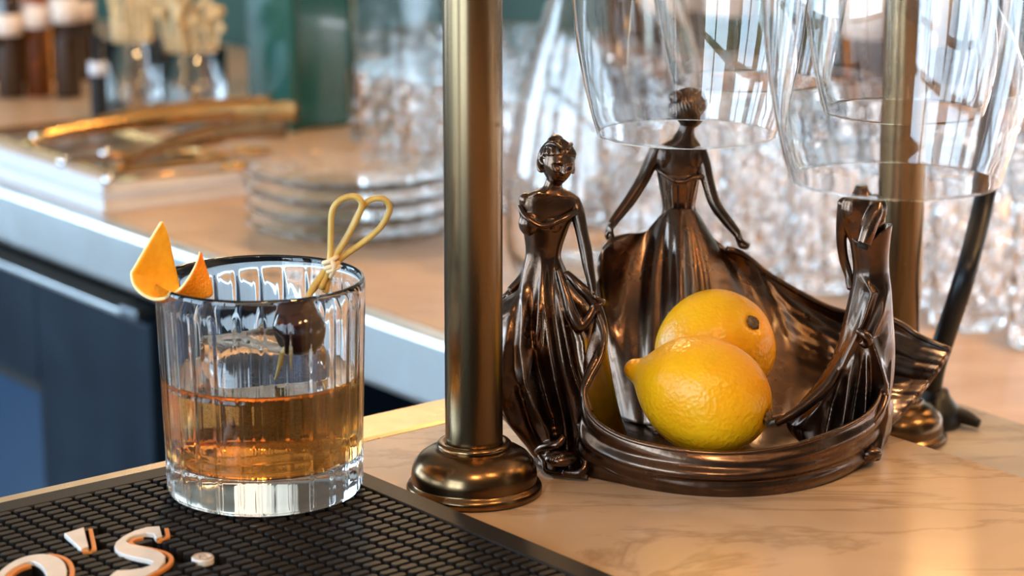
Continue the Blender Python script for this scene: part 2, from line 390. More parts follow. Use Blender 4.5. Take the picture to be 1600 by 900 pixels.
mk('top_rail', *rbox(a2 - 1.2, aE - .05, -.004, .03, z1 + .0002, z1 + .006, .001), M['steel'], dr, smooth=False)
mk('hinge', *rbox(aE - .055, aE - .018, -.005, .02, z1 + .0002, z1 + .012, .003), vary(pm('hinge_metal', (.22, .24, .27), .45, 1), (.16, .18, .2), 90), ck, smooth=False)

# ------------------------------------------------------------------ rubber bar mat with lettering
MT = .008                                                # its height
ml_a, ml_b = atz(0, 790, .006), atz(250, 735, .006); mr_a, mr_b = atz(575, 745, .006), atz(940, 900, .006)
mu = (ml_b - ml_a)[:2]; mu /= np.linalg.norm(mu); mv = np.array([mu[1], -mu[0]])
mc = isect(ml_a[:2], mu, mr_a[:2], (mr_b - mr_a)[:2])    # far corner of the mat
def mat_pt(a, b): return mc - mu * a + mv * b            # a: back along the far edge, b: along the end edge
def mat_inv(p): d = np.array(p[:2]) - mc; return -np.dot(d, mu), np.dot(d, mv)
ML, MW = .46, .34
bmt = empty('bar_mat', (*mat_pt(ML / 2, MW / 2), 0.0004)); tag(bmt, 'black rubber bar mat with raised white and orange lettering under the cocktail glass', 'bar mat')
mk('mat_base', *prism([[mat_pt(0, 0), mat_pt(ML, 0), mat_pt(ML, MW), mat_pt(0, MW)]], .0006, .0030), M['rubber_base'], bmt, smooth=False)
bd_ = .012
mk('mat_border', *prism([[mat_pt(0, 0), mat_pt(ML, 0), mat_pt(ML, MW), mat_pt(0, MW)],
    [mat_pt(bd_, bd_), mat_pt(ML - bd_, bd_), mat_pt(ML - bd_, MW - bd_), mat_pt(bd_, MW - bd_)]], .0031, MT - .0005, .0008), M['rubber'], bmt, smooth=False)
# lettering traced on the mat plane (crop coordinates of the lettering, 4.571 px per px)
ZL = MT + .0012
def tp(cx, cy): return atz(cx / 4.571, 800 + cy / 4.571, ZL)[:2]
def poly(L): return [tp(*q) for q in L]
def stroke(L, w):
    P = smooth_pts(np.array([tp(*q) for q in L]), 8 * len(L)); T = np.gradient(P, axis=0); T /= np.linalg.norm(T, axis=1)[:, None]
    Nr = np.column_stack([-T[:, 1], T[:, 0]]); w = w / 2
    return [*(P + Nr * w), *(P - Nr * w)[::-1]]
def closed_smooth(L, n=6):
    P = np.array([tp(*q) for q in L]); P = np.vstack([P[-1:], P, P[:2]]); Q = smooth_pts(P, (len(P) - 1) * n + 1); return list(Q[n:-2 * n + n])[:-1]
S_out = [(1140, 98), (1050, 104), (960, 130), (880, 170), (828, 212), (815, 243), (832, 275), (885, 300), (965, 320), (1050, 336), (1095, 352),
         (1075, 378), (1010, 398), (925, 410), (835, 413), (800, 437), (770, 470), (860, 492), (960, 480), (1060, 446), (1130, 405), (1178, 352),
         (1182, 312), (1150, 283), (1085, 258), (1000, 240), (930, 226), (903, 206), (922, 180), (972, 160), (1040, 145), (1092, 150), (1116, 187), (1158, 168)]
O_out = [(-60, 510), (-5, 425), (80, 358), (180, 315), (300, 297), (395, 313), (448, 345), (474, 390), (475, 450), (440, 520), (360, 590), (240, 640), (120, 650), (20, 620), (-50, 570)]
O_in = [(332, 465), (312, 402), (262, 358), (200, 350), (100, 395), (40, 445), (2, 520), (20, 580), (90, 600), (200, 580), (290, 530)]
LB = MT - .0007; PB = .0031
mk('letter_s', *prism([poly(S_out)], LB, ZL, .0004), M['white_rubber'], bmt, smooth=False)
mk('letter_o', *prism([closed_smooth(O_out), closed_smooth(O_in)], LB, ZL, .0004), M['white_rubber'], bmt, smooth=False)
mk('apostrophe', *prism([poly([(458, 150), (600, 104), (632, 242), (580, 264)])], LB, ZL, .0004), M['white_rubber'], bmt, smooth=False)
for L_ in ([poly(S_out)], [closed_smooth(O_out), closed_smooth(O_in)], [poly([(458, 150), (600, 104), (632, 242), (580, 264)])]):
    mk('letter_pad', *prism(L_, PB, LB - .0001), M['rubber_base'], bmt, smooth=False)
for nm, L, w in (('letter_shadow', [(1015, 166), (955, 183), (930, 203), (968, 226), (1070, 246), (1165, 270), (1214, 300), (1222, 332), (1190, 372), (1110, 422), (1000, 466)], .0019),
                 ('letter_shadow', [(1188, 102), (1196, 160), (1150, 183), (1122, 186)], .0018),
                 ('letter_shadow', [(645, 106), (672, 240), (660, 258), (590, 262)], .0018),
                 ('letter_shadow', [(338, 290), (420, 300), (482, 332), (512, 385), (508, 450), (470, 530)], .0020),
                 ('letter_shadow', [(208, 362), (130, 390), (72, 430), (40, 480)], .0024)):
    mk(nm, *prism([stroke(L, w)], LB, ZL - .0006, .0003), M['orange_rubber'], bmt, smooth=False)
    mk('letter_pad', *prism([stroke(L, w)], PB, LB - .0001), M['rubber_base'], bmt, smooth=False)
rc = tp(1447, 312)
th = np.linspace(0, 2 * PI, 28, endpoint=False)
rg = mk('registered_mark', *prism([[rc + .0043 * np.array([math.cos(t), math.sin(t)]) for t in th]], LB - .001, ZL - .0004, .0005), M['white_rubber'], bmt, smooth=False)
# the small R: raised strokes on the disc, upright along the lettering
def rl(x, y): return rc + np.array([.88, .47]) * x + np.array([-.2, .98]) * y
rs = []
for P in ([(-.0013, -.0021), (-.0013, .0021)], [(-.0013, .0021), (.0008, .0019), (.0012, .0009), (.0006, .0001), (-.0013, 0)], [(-.0002, 0), (.0015, -.0021)]):
    rs.append(tube([[*rl(*q), ZL - .0003] for q in P], .00035, 6))
rs.append(tube([[*(rc + .0036 * np.array([math.cos(t), math.sin(t)])), ZL - .0003] for t in th], .0003, 6, closed=True))
mk('letter_r', *merge(*rs), pm('engraving_shade', (.42, .32, .25), .5), rg)  # darker colour stands in for the shading of the engraved R
# nubs: pill shaped, in offset rows
def in_poly(p, L):
    x, y = p; c = False; j = len(L) - 1
    for i in range(len(L)):
        if ((L[i][1] > y) != (L[j][1] > y)) and (x < (L[j][0] - L[i][0]) * (y - L[i][1]) / (L[j][1] - L[i][1]) + L[i][0]): c = not c
        j = i
    return c
PU, PV = .0092, .0054
pl, pw = .0077, .0036
prof = []
for k in range(16):
    t = 2 * PI * k / 16; prof.append(((pl / 2 - pw / 2) * (1 if math.cos(t) >= 0 else -1) + pw / 2 * math.cos(t), pw / 2 * math.sin(t)))
prof = np.array(prof); rows = []
for sc_, z in ((1.0, .0031), (.98, MT - .0004), (.91, MT)):
    rows.append(np.column_stack([prof * np.array([1 - (1 - sc_) * .5, sc_]), np.full(16, z)]))
nV, nF = grid(rows, close_u=True); nF = list(nF) + [tuple(range(32, 48))]
ang = math.atan2(mu[1], mu[0]); Rm = np.array([[math.cos(ang), -math.sin(ang), 0], [math.sin(ang), math.cos(ang), 0], [0, 0, 1]])
nV = nV @ Rm.T
letters = [poly(S_out), closed_smooth(O_out), poly([(440, 150), (690, 95), (700, 275), (575, 275)]),
           [rc + .0055 * np.array([math.cos(t), math.sin(t)]) for t in th], stroke([(1000, 215), (1165, 270), (1220, 320), (1110, 422), (980, 466)], .0045)]
spots = []
for j in range(int((MW - 2 * bd_ - .004) / PV)):
    for i in range(int((ML - 2 * bd_ - .006) / PU)):
        a = bd_ + .0060 + i * PU; b = bd_ + .0034 + j * PV
        p = mat_pt(a, b)
        if any(in_poly(p, L) or min(np.hypot(*(np.array(L) - p).T)) < .0016 for L in letters): continue
        y = p[1]; q = np.array([p[0], p[1], MT - CAMZ]); dep = q[1] * CP - q[2] * SP
        px = 800 + F * q[0] / dep; py = 450 - F * (q[1] * SP + q[2] * CP) / dep
        vis = -10 < px < 1610 and py < 905
        spots.append((0 if vis else 1, -py, p))
spots.sort(key=lambda s: (s[0], s[1]))
proto = None
for k, (h, _, p) in enumerate(spots[:300]):
    if proto is None:
        proto = mk('nub', nV + np.array([*p, 0]), nF, M['rubber'], bmt, org=(*p, 0), smooth=False); pd = proto.data
    else:
        o = bpy.data.objects.new('nub', pd); COL.objects.link(o); o.parent = bmt; o.location = np.array([*p, 0]) - WLOC[bmt.name]
rest = merge(*[(nV + np.array([*p, 0]), nF) for _, _, p in spots[300:]])
tag(mk('small_nubs', *rest, M['rubber'], bmt, smooth=False), kind='stuff')

# ------------------------------------------------------------------ cocktail glass
GC = atz(415, 764, MT); GC[2] = MT + .0002
NF = 26
def flute(th, r, z):
    if r < .030: return np.full_like(th, r)
    w = min(1, max(0, (.0835 - z) / .004)) * min(1, max(0, (z - .0012) / .002))
    fr = (th * NF / (2 * PI)) % 1.0
    ridge = np.abs(2 * fr - 1) ** 2.4                                 # 1 on the ridges, 0 mid-flute
    tip = np.clip((.0815 - z) / .010 * 1.0, 0, 1)
    phi = (fr - .5) * 2 * PI / NF; flat = r * math.cos(PI / NF) / np.cos(phi); dd = np.minimum(fr, 1 - fr)
    return r + w * (flat - r + .00022 * np.exp(-(dd / .07) ** 2) - .00010 * np.exp(-((dd - .16) / .06) ** 2))
HG = .0905
outer = [(.0001, .0006), (.030, .0006), (.0375, .0004), (.0395, .0012), (.0404, .0030)] + \
        [(.0404 + .0023 * t ** 1.2, .003 + (HG - .0045 - .003) * t) for t in np.linspace(.04, 1, 40)] + [(.0427, HG - .0022), (.0426, HG - .0012), (.0423, HG - .0004), (.0417, HG)]
inner = [(.0411, HG - .0003), (.0407, HG - .0010), (.0405, HG - .0020), (.0404, HG - .0032)] + [(.0372 + .0030 * t, .018 + (HG - .006 - .018) * t) for t in np.linspace(1, 0, 14)] + [(.0362, .0160), (.0330, .0148), (.020, .0144), (.0001, .0144)]
GV_, GF_ = lathe(outer + inner, NF * 16, GC, rfun=lambda t, r, z: flute(t, r, z))
# inner rows must not be fluted: rebuild them round
nO = len(outer) * NF * 16
for k, (r, z) in enumerate(inner):
    tt = np.linspace(0, 2 * PI, NF * 16, endpoint=False); s = nO + k * NF * 16
    GV_[s:s + NF * 16] = np.stack([GC[0] + r * np.cos(tt), GC[1] + r * np.sin(tt), np.full_like(tt, GC[2] + z)], 1)
gl = fixn(mk('rocks_glass', GV_, GF_[:-2] if len(GF_[-1]) > 4 else GF_, M['glass'], org=GC))
tag(gl, 'fluted clear rocks glass with a thick base standing on the rubber mat', 'glass')
LVL = .0505
liq = [(.0001, .0146), (.020, .0146), (.0331, .0150), (.0364, .0162)] + [(.0374 + .0030 * ((z - .018) / (HG - .024)), z) for z in np.linspace(.018, LVL - .0004, 10)] + [(.0384, LVL), (.0376, LVL - .0003), (.0365, LVL - .0005)]
lV, lF = lathe(liq, 96, GC); lF = [q for q in lF if len(q) == 4]
# ice block
def ice_block(c, sx, sy, sz, rz, seed):
    r2 = np.random.default_rng(seed); bm = bmesh.new(); bmesh.ops.create_cube(bm, size=1.0)
    bmesh.ops.subdivide_edges(bm, edges=list(bm.edges), cuts=5, use_grid_fill=True)
    V = []
    ph = r2.uniform(0, 6, 9)
    for v in bm.verts:
        p = np.array(v.co[:]); n = np.linalg.norm(p); q = p / (np.sum(np.abs(p) ** 9) ** (1 / 9)) * .5
        p = p * .35 + q * .65
        if abs(p[2] - .5) < .06: p[2] -= .05 + .05 * math.sin(7 * p[0] + ph[0]) * math.cos(6 * p[1] + ph[1])
        p = p * (1 + .022 * math.sin(9 * p[0] + ph[2]) + .022 * math.sin(8 * p[1] + 5 * p[2] + ph[3]))
        v.co = Vector(p * np.array([sx, sy, sz]))
    bmesh.ops.rotate(bm, cent=(0, 0, 0), matrix=Matrix.Rotation(rz, 3, 'Z'), verts=bm.verts)
    V = np.array([v.co[:] for v in bm.verts]) + c; bm.verts.index_update(); f = [tuple(v.index for v in q.verts) for q in bm.faces]; bm.free(); return V, f
iV, iF = ice_block(GC + np.array([.000, .003, .0415]), .048, .046, .050, .35, 3)
ib = mk('ice_block', iV, iF, [M['ice'], M['sub_ice']])
for p_ in ib.data.polygons:
    if np.mean([iV[k][2] for k in p_.vertices]) < GC[2] + LVL - .001: p_.material_index = 1
tag(ib, 'large clear ice block rising out of the amber cocktail', 'ice')
sb = ib.modifiers.new('s', 'SUBSURF'); sb.levels = 1; sb.render_levels = 1
# the surface of the drink closes against the ice
ring = []
for t in np.linspace(0, 2 * PI, 48, endpoint=False):
    q = np.array([math.cos(t), math.sin(t)]); q = q / (np.sum(np.abs(q) ** 7) ** (1 / 7)) * np.array([.0230, .0220]) * .985
    ring.append((GC[0] + .000 + q[0] * math.cos(.35) - q[1] * math.sin(.35), GC[1] + .003 + q[0] * math.sin(.35) + q[1] * math.cos(.35)))
circ = [(GC[0] + .0365 * math.cos(t), GC[1] + .0365 * math.sin(t)) for t in np.linspace(0, 2 * PI, 96, endpoint=False)]
bm = bmesh.new(); ed = []
for L_ in (circ, ring):
    vs_ = [bm.verts.new((p[0], p[1], GC[2] + LVL - .0005)) for p in L_]; ed += [bm.edges.new((vs_[k], vs_[(k + 1) % len(vs_)])) for k in range(len(vs_))]
bmesh.ops.triangle_fill(bm, use_beauty=True, edges=ed); bm.verts.index_update()
aV = np.array([v.co[:] for v in bm.verts]); aF = [tuple(v.index for v in q.verts) for q in bm.faces]; bm.free()
lq = mk('cocktail', *merge((lV, lF), (aV, aF)), M['drink'], org=GC)
bm = bmesh.new(); bm.from_mesh(lq.data); bmesh.ops.remove_doubles(bm, verts=bm.verts, dist=1e-6); bmesh.ops.recalc_face_normals(bm, faces=bm.faces)
if max(bm.faces, key=lambda f: f.calc_center_median().z).normal.z < 0: bmesh.ops.reverse_faces(bm, faces=bm.faces)
bm.to_mesh(lq.data); bm.free()
tag(lq, 'amber whisky cocktail filling half of the fluted glass', 'drink')
# cherry on a knotted bamboo pick
YC = GC[1] - .012
def gp(px, py, dy=0.0): return aty(px, py, YC + dy)
chc = gp(467, 513)
Mx = np.array(Matrix.Rotation(.5, 3, 'Y'))
cV, cF = ball(chc, .0112, 36, 24, (1, 1, .97), Mx)
d = cV - chc; u_ = d / np.linalg.norm(d, axis=1)[:, None]; hole = np.array([-.75, -.45, -.45]); hole /= np.linalg.norm(hole)
dm = np.clip((u_ @ hole - .80) / .2, 0, 1); cV = cV - u_ * (dm ** 1.2 * .0030)[:, None]
tag(mk('cherry', cV, cF, M['cherry']), 'glossy black cherry speared on the bamboo pick', 'cherry')
pk = empty('cocktail_pick', gp(430, 590)); tag(pk, 'bamboo cocktail pick with a twisted two-loop top leaning in the glass', 'cocktail pick')
rp = .00135
shaft = [gp(428, 592, -.002), gp(445, 550, -.0015), gp(470, 497, .002), gp(486, 455, .008), gp(514, 415, .014)]
mk('shaft', *tube(shaft, [.0006, rp, rp, rp, rp], 10, 24), M['pick'], pk)
la = [gp(500, 452, .010), gp(513, 420, .013), gp(516, 395, .014), gp(517, 360, .014), gp(519, 330, .014), gp(530, 314, .014), gp(547, 307, .014), gp(561, 310, .014), gp(565, 322, .0145), gp(556, 345, .015), gp(540, 375, .015), gp(525, 400, .015), gp(512, 425, .014), gp(503, 452, .012)]
lb = [gp(482, 462, .010), gp(505, 432, .0125), gp(522, 402, .0145), gp(542, 370, .0155), gp(557, 340, .0165), gp(569, 320, .0165), gp(583, 311, .0165), gp(599, 311, .0165), gp(608, 321, .0165), gp(606, 336, .0165), gp(590, 360, .0165), gp(560, 384, .0165), gp(532, 405, .0155), gp(515, 432, .0145), gp(508, 458, .013)]
mk('loop', *tube(la, rp * .95, 10, 70), M['pick'], pk); mk('loop', *tube(lb, rp * .95, 10, 70), M['pick'], pk)
kn = []
for k, (x0, y0, x1, y1) in enumerate(((506, 411, 526, 402), (509, 419, 527, 411), (513, 424, 529, 417))):
    c0, c1 = gp(x0, y0, .011), gp(x1, y1, .012); b0, b1 = gp(x0 + 2, y0, .019), gp(x1 - 1, y1, .020)
    kn.append(tube(smooth_pts(np.array([c0, (c0 + c1) / 2 + [0, -.0012, 0], c1, b1, (b0 + b1) / 2, b0, c0]), 30)[:-1], .00105, 8, closed=True))
kn.append(tube([gp(514, 404, .0105), gp(522, 414, .010), gp(519, 427, .011), gp(515, 434, .0115)], [.0008, .0012, .0011, .0006], 8, 14))
mk('knot', *merge(*kn), M['binding'], pk)
# orange peel twist on the rim
YP = GC[1] - .012
near = [(252, 347, .006), (240, 366, .003), (226, 390, -.001), (210, 418, -.005), (205, 428, -.006), (209, 445, -.008), (222, 459, -.010), (240, 467, -.011), (262, 464, -.012), (282, 450, -.012), (297, 430, -.012), (307, 410, -.011), (312, 393, -.010)]
farE = [(253, 346, .0065), (260, 362, .008), (266, 385, .010), (271, 410, .011), (276, 430, .0115), (279, 444, .0105), (281, 452, .008), (284, 458, .004), (290, 463, -.001), (304, 465, -.005), (320, 463, -.008), (332, 456, -.010), (313, 392, -.0095)]
farE[10:] = [(318, 465, -.007), (333, 455, -.009), (314, 394, -.0095)]
nA = smooth_pts(np.array([aty(x, y, YP + dy) for x, y, dy in near]), 60); nB = smooth_pts(np.array([aty(x, y, YP + dy) for x, y, dy in farE]), 60)
rows = []
for t in np.linspace(0, 1, 12):
    sag = 4 * t * (1 - t)
    w = np.sin(np.linspace(0, PI, 60))[:, None]
    rows.append(nA * (1 - t) + nB * t + w * sag * np.array([0, .0012, -.0022]))
pe = mk('orange_peel', *grid(rows), [M['peel_in'], M['peel_out'], M['peel_rim']])
tag(pe, 'curled strip of orange peel perched on the rim of the cocktail glass', 'orange peel')
sm = solid(pe, .0013, 0.0); sm.modifiers['solidify'].material_offset = 1; sm.modifiers['solidify'].material_offset_rim = 2

# ------------------------------------------------------------------ brass posts
def post(c, label, top):
    p = empty('brass_post', c); tag(p, label, 'post', 'brass posts of the glass rack')
    mk('tube', *lathe([(.0120, .018), (.0122, .019), (.0122, top - c[2] - .001), (.0120, top - c[2])], 64, c), M['brass'], p)
    pr = [(.0001, .0002), (.0278, .0002), (.0289, .0012), (.0289, .0030), (.0281, .0044), (.0268, .0050), (.0266, .0058), (.0268, .0080), (.0264, .0110), (.0252, .0140),
          (.0230, .0166), (.0200, .0185), (.0172, .0194), (.0160, .0197), (.0155, .0203)]
    b = mk('base', *lathe(pr, 96, c), M['brass_base'], p)
    mk('collar', *lathe([(.0130, .0195), (.0152, .0197), (.0158, .0207), (.0158, .0218), (.0150, .0226), (.0132, .0228), (.0125, .0224)], 96, c), M['brass_base'], p)
    return p
PTOP = .50
post(atz(741, 768, 0), 'antique brass post with domed foot standing on the marble bar top', PTOP)
pc2 = aty(1394, 660, 1.165); pc2[2] = -.047
post(pc2, 'antique brass post behind the headless bronze woman', PTOP)

# ------------------------------------------------------------------ lemons
def lemon(name, c, axis, L, R, label, neck=.20, seed=1):
    """axis points to the stem end; L half length of the body, R radius"""
    axis = np.array(axis, float); axis /= np.linalg.norm(axis)
    up = np.array([0, 0, 1.0]); x = np.cross(up, axis); x /= np.linalg.norm(x); y = np.cross(axis, x)
    prof = [(-1.28, .02), (-1.265, .09), (-1.22, .155), (-1.14, .20), (-1.05, .26), (-.97, .37), (-.87, .52), (-.72, .70), (-.5, .875), (-.25, .97), (0, 1.0), (.25, .975), (.5, .885), (.7, .745), (.86, .55), (.95, .37), (.99, .24), (.985, .14), (.965, .07), (.96, .01)]
    prof = smooth_pts(np.array(prof), 60); n = 64; r2 = np.random.default_rng(seed); ph = r2.uniform(0, 6, 6); rows = []
    for a, r in prof:
        t = np.linspace(0, 2 * PI, n, endpoint=False)
        rr = max(r, .001) * R * (1 + .018 * np.sin(3 * t + ph[0] + 2 * a) + .012 * np.sin(5 * t + ph[1]) + .012 * np.sin(2 * t + 3 * a + ph[2]))
        off = .03 * R * math.sin(1.5 * a + ph[3])
        rows.append(c + axis * a * L + x * off + rr[:, None] * (np.cos(t)[:, None] * x + np.sin(t)[:, None] * y))
    V, f = grid(rows, close_u=True)
    e = mk(name, V, f, M['lemon'], org=c); tag(e, label, 'lemon', 'lemons in the bronze bowl')
    # stem scar: a small rough star at the stem end
    st = []
    for k in range(7):
        t = 2 * PI * k / 7 + ph[4]; d2 = math.cos(t) * x + math.sin(t) * y; b0 = c + axis * L * .972
        st.append(tube([b0, b0 + d2 * R * .07 + axis * L * .03, b0 + d2 * R * r2.uniform(.11, .16) + axis * L * .012], [.0024, .0018, .0007], 6, 6))
    st.append(ball(c + axis * L * .985, .0026, 12, 8)); mk('stem', *merge(*st), M['stem'], e)
    return e
l1 = lemon('lemon', aty(1100, 617, .968), (.90, -.42, -.22), .0300, .0252, 'lemon with a pointed tip lying across the front of the bronze bowl', seed=3)
l2 = lemon('lemon', aty(1117, 545, 1.022), (.55, -.62, .60), .0285, .0262, 'lemon turned stem-end up behind the pointed lemon in the bowl', seed=8)

# ------------------------------------------------------------------ bronze bowl with three women in long gowns
BZ = .0004
bowl = empty('bronze_bowl', atz(1110, 690, 0)); tag(bowl, 'dark bronze fruit bowl formed by three women in swirling long gowns', 'bowl')
def interp_rows(spec, n):
    """spec rows (py, left px, right px, Y, depth px) -> n rows by monotone smooth interpolation over py"""
    P = np.array(spec, float); return smooth_pts(P, n)
def fold_profile(t, k, ph, sharp=.75):
    """cloth folds: rounded ridges with tighter valleys"""
    s = np.sin(k * t + ph); return np.sign(s) * np.abs(s) ** sharp
def gown(spec, n=70, m=180, folds=(9, 15), amp=(.0, .10), twist=1.0, seed=0, dip=None, ph0=0.0, ridges=()):
    R_ = interp_rows(spec, n); r2 = np.random.default_rng(seed); ph = r2.uniform(0, 6, 4); rows = []
    th = np.linspace(0, 2 * PI, m, endpoint=False)
    for i, (py, xl, xr, Y, dp) in enumerate(R_):
        t = i / (n - 1); c = aty((xl + xr) / 2, py, Y); s = mpp(py, Y); a = (xr - xl) / 2 * s; b = dp * s
        A = amp[0] + (amp[1] - amp[0]) * t ** .8
        tt = th + twist * t * .5
        f = .55 * fold_profile(tt, folds[0], ph[0] + ph0) + .35 * fold_profile(tt + .25 * np.sin(2 * tt + ph[2]), folds[1], ph[1]) + .25 * np.sin(3 * tt + ph[3])
        k = 1 + A * f
        px = (xl + xr) / 2 + (xr - xl) / 2 * np.cos(th); out = np.zeros(m)
        for rd in ridges:                                     # drawn folds on the side that faces us: (py, px, height, width)
            q = np.array(rd, float)
            if q[0, 0] <= py <= q[-1, 0]:
                x0, h0, w0 = (np.interp(py, q[:, 0], q[:, k_]) for k_ in (1, 2, 3)); dd = (px - x0) / w0
                out += h0 * np.exp(-np.abs(dd) ** 1.5) * (np.sin(th) < .1)
        z = np.full(m, c[2])
        if dip is not None and t < .25: z = z + dip(th) * (1 - t / .25) ** 1.5
        rows.append(np.stack([c[0] + (a * k + out * .5) * np.cos(th), c[1] + (b * k + out) * np.sin(th), np.maximum(z, BZ)], 1))
    return rows
def shell_of(rows, t=.0011):
    V, f = grid(rows, close_u=True); f = list(f); n = len(rows[0]); f.append(tuple(range(n))[::-1]); f.append(tuple(range((len(rows) - 1) * n, len(rows) * n))); return V, f
def torso(spec, m=40, n=40):
    R_ = smooth_pts(np.array(spec, float), n); rows = []; th = np.linspace(0, 2 * PI, m, endpoint=False)
    for px, py, hw, dp, Y in R_:
        c = aty(px, py, Y); s = mpp(py, Y)
        # super-ellipse cross-section
        cx, sx = np.cos(th), np.sin(th)
        rows.append(np.stack([c[0] + hw * s * np.sign(cx) * np.abs(cx) ** .9, c[1] + dp * s * np.sign(sx) * np.abs(sx) ** .9, np.full(m, c[2])], 1))
    return shell_of(rows)
def limb(pts, n=12, seg=40):
    P = []; R_ = []
    for px, py, Y, r in pts: P.append(aty(px, py, Y)); R_.append(r * 1.08 * mpp(py, Y))
    return tube(P, R_, n, seg)
def hand(px, py, Y, ang, sgn=1, s=1.0, curl=1.0):
    """palm and five curled fingers; ang: direction of the hand in the picture plane (0 = right, -90 = down)"""
    c = aty(px, py, Y); k = mpp(py, Y) * s; a = math.radians(ang)
    d = np.array([math.cos(a), 0, math.sin(a)]); w = np.array([0, 1.0, 0]); o = np.cross(w, d) * sgn        # o: out of the palm's back
    P = [ball(c + d * 5 * k, 1, 14, 10, (1, 1, 1))]
    V, f = P[0]; V = c + d * 5 * k + np.stack([(V - (c + d * 5 * k)) @ np.array(e) for e in np.eye(3)], 1) * 0
    Mx = np.column_stack([d * 7.5 * k, w * 6.5 * k, o * 4.2 * k])
    bv, bf = ball((0, 0, 0), 1, 14, 10); P = [(bv @ Mx.T + c + d * 4 * k, bf)]
    for i, (off, ln) in enumerate(((-4.6, .85), (-1.6, 1.0), (1.6, .95), (4.4, .75))):
        b = c + d * 8 * k + w * off * k; L = 10 * ln * k
        P.append(tube([b - d * 3 * k, b + o * 1.5 * k + d * L * .35, b + d * L * .75 - o * L * .15 * curl, b + d * L * .85 - o * L * .65 * curl, b + d * L * .45 - o * L * .95 * curl], [2.3 * k, 2.2 * k, 2.0 * k, 1.8 * k, 1.4 * k], 8, 14))
    b = c + d * 2 * k - w * 5.5 * k
    P.append(tube([b, b + d * 4 * k - w * 2 * k - o * 2 * k, b + d * 8 * k - w * 1 * k - o * 5 * k, b + d * 9.5 * k + w * 1 * k - o * 7 * k], [2.6 * k, 2.4 * k, 2.1 * k, 1.6 * k], 8, 12))
    return merge(*P)
def head_mesh(c, h, yaw, pitch=0.0, roll=0.0):
    """a head of height h facing -Y before the turn: brow, eye sockets, nose, lips, chin, ears"""
    nu, nv = 96, 72; rows = []
    def g(x, z, cx, cz, sx, sz): return np.exp(-((x - cx) / sx) ** 2 - ((z - cz) / sz) ** 2)
    for i in range(nv + 1):
        ph = PI * (i + .02) / (nv + .04); th = np.linspace(0, 2 * PI, nu, endpoint=False)
        x = np.sin(ph) * np.cos(th); y = np.sin(ph) * np.sin(th); z = np.full(nu, math.cos(ph))
        X = x * .37; Yy = y * .44; Z = z * .5
        low = np.clip(-z, 0, 1)
        X = X * (1 - .36 * low ** 1.5); Yb = np.where(Yy > 0, Yy * (1 - .45 * low), Yy * (1 - .10 * low)); Yy = Yb - .03 * low
        front = np.clip(-y, 0, 1) ** 1.5
        dY = np.zeros(nu)
        for sx_ in (-1, 1):
            dY += .065 * g(X, Z, sx_ * .145, .03, .075, .055)          # eye sockets
            dY -= .022 * g(X, Z, sx_ * .145, .015, .045, .028)         # lids
            dY -= .030 * g(X, Z, sx_ * .14, .105, .10, .03)            # brows
            dY -= .030 * g(X, Z, sx_ * .19, -.11, .09, .08)            # cheeks
        dY -= .055 * g(X, Z, 0, .02, .034, .09) + .125 * g(X, Z, 0, -.105, .050, .055) # nose
        dY -= .050 * g(X, Z, 0, -.232, .095, .022) + .048 * g(X, Z, 0, -.292, .080, .024) # lips
        dY += .028 * g(X, Z, 0, -.262, .10, .012) + .02 * g(X, Z, 0, -.345, .09, .025)
        dY -= .045 * g(X, Z, 0, -.43, .09, .06)                        # chin
        rows.append(np.stack([X, Yy + dY * front, Z], 1))
    V, f = grid(rows, close_u=True); f = list(f); f.append(tuple(range(nu))[::-1]); f.append(tuple(range(nv * nu, (nv + 1) * nu)))
    ears = []
    for sx_ in (-1, 1):
        e = ball((sx_ * .365, .05, -.03), .085, 12, 10, (.35, .6, 1.0)); ears.append(e)
    V, f = merge((V, f), *ears)
    Rm_ = np.array(Matrix.Rotation(yaw, 3, 'Z') @ Matrix.Rotation(roll, 3, 'Y') @ Matrix.Rotation(pitch, 3, 'X'))
    return (V * h) @ Rm_.T + c, f, Rm_
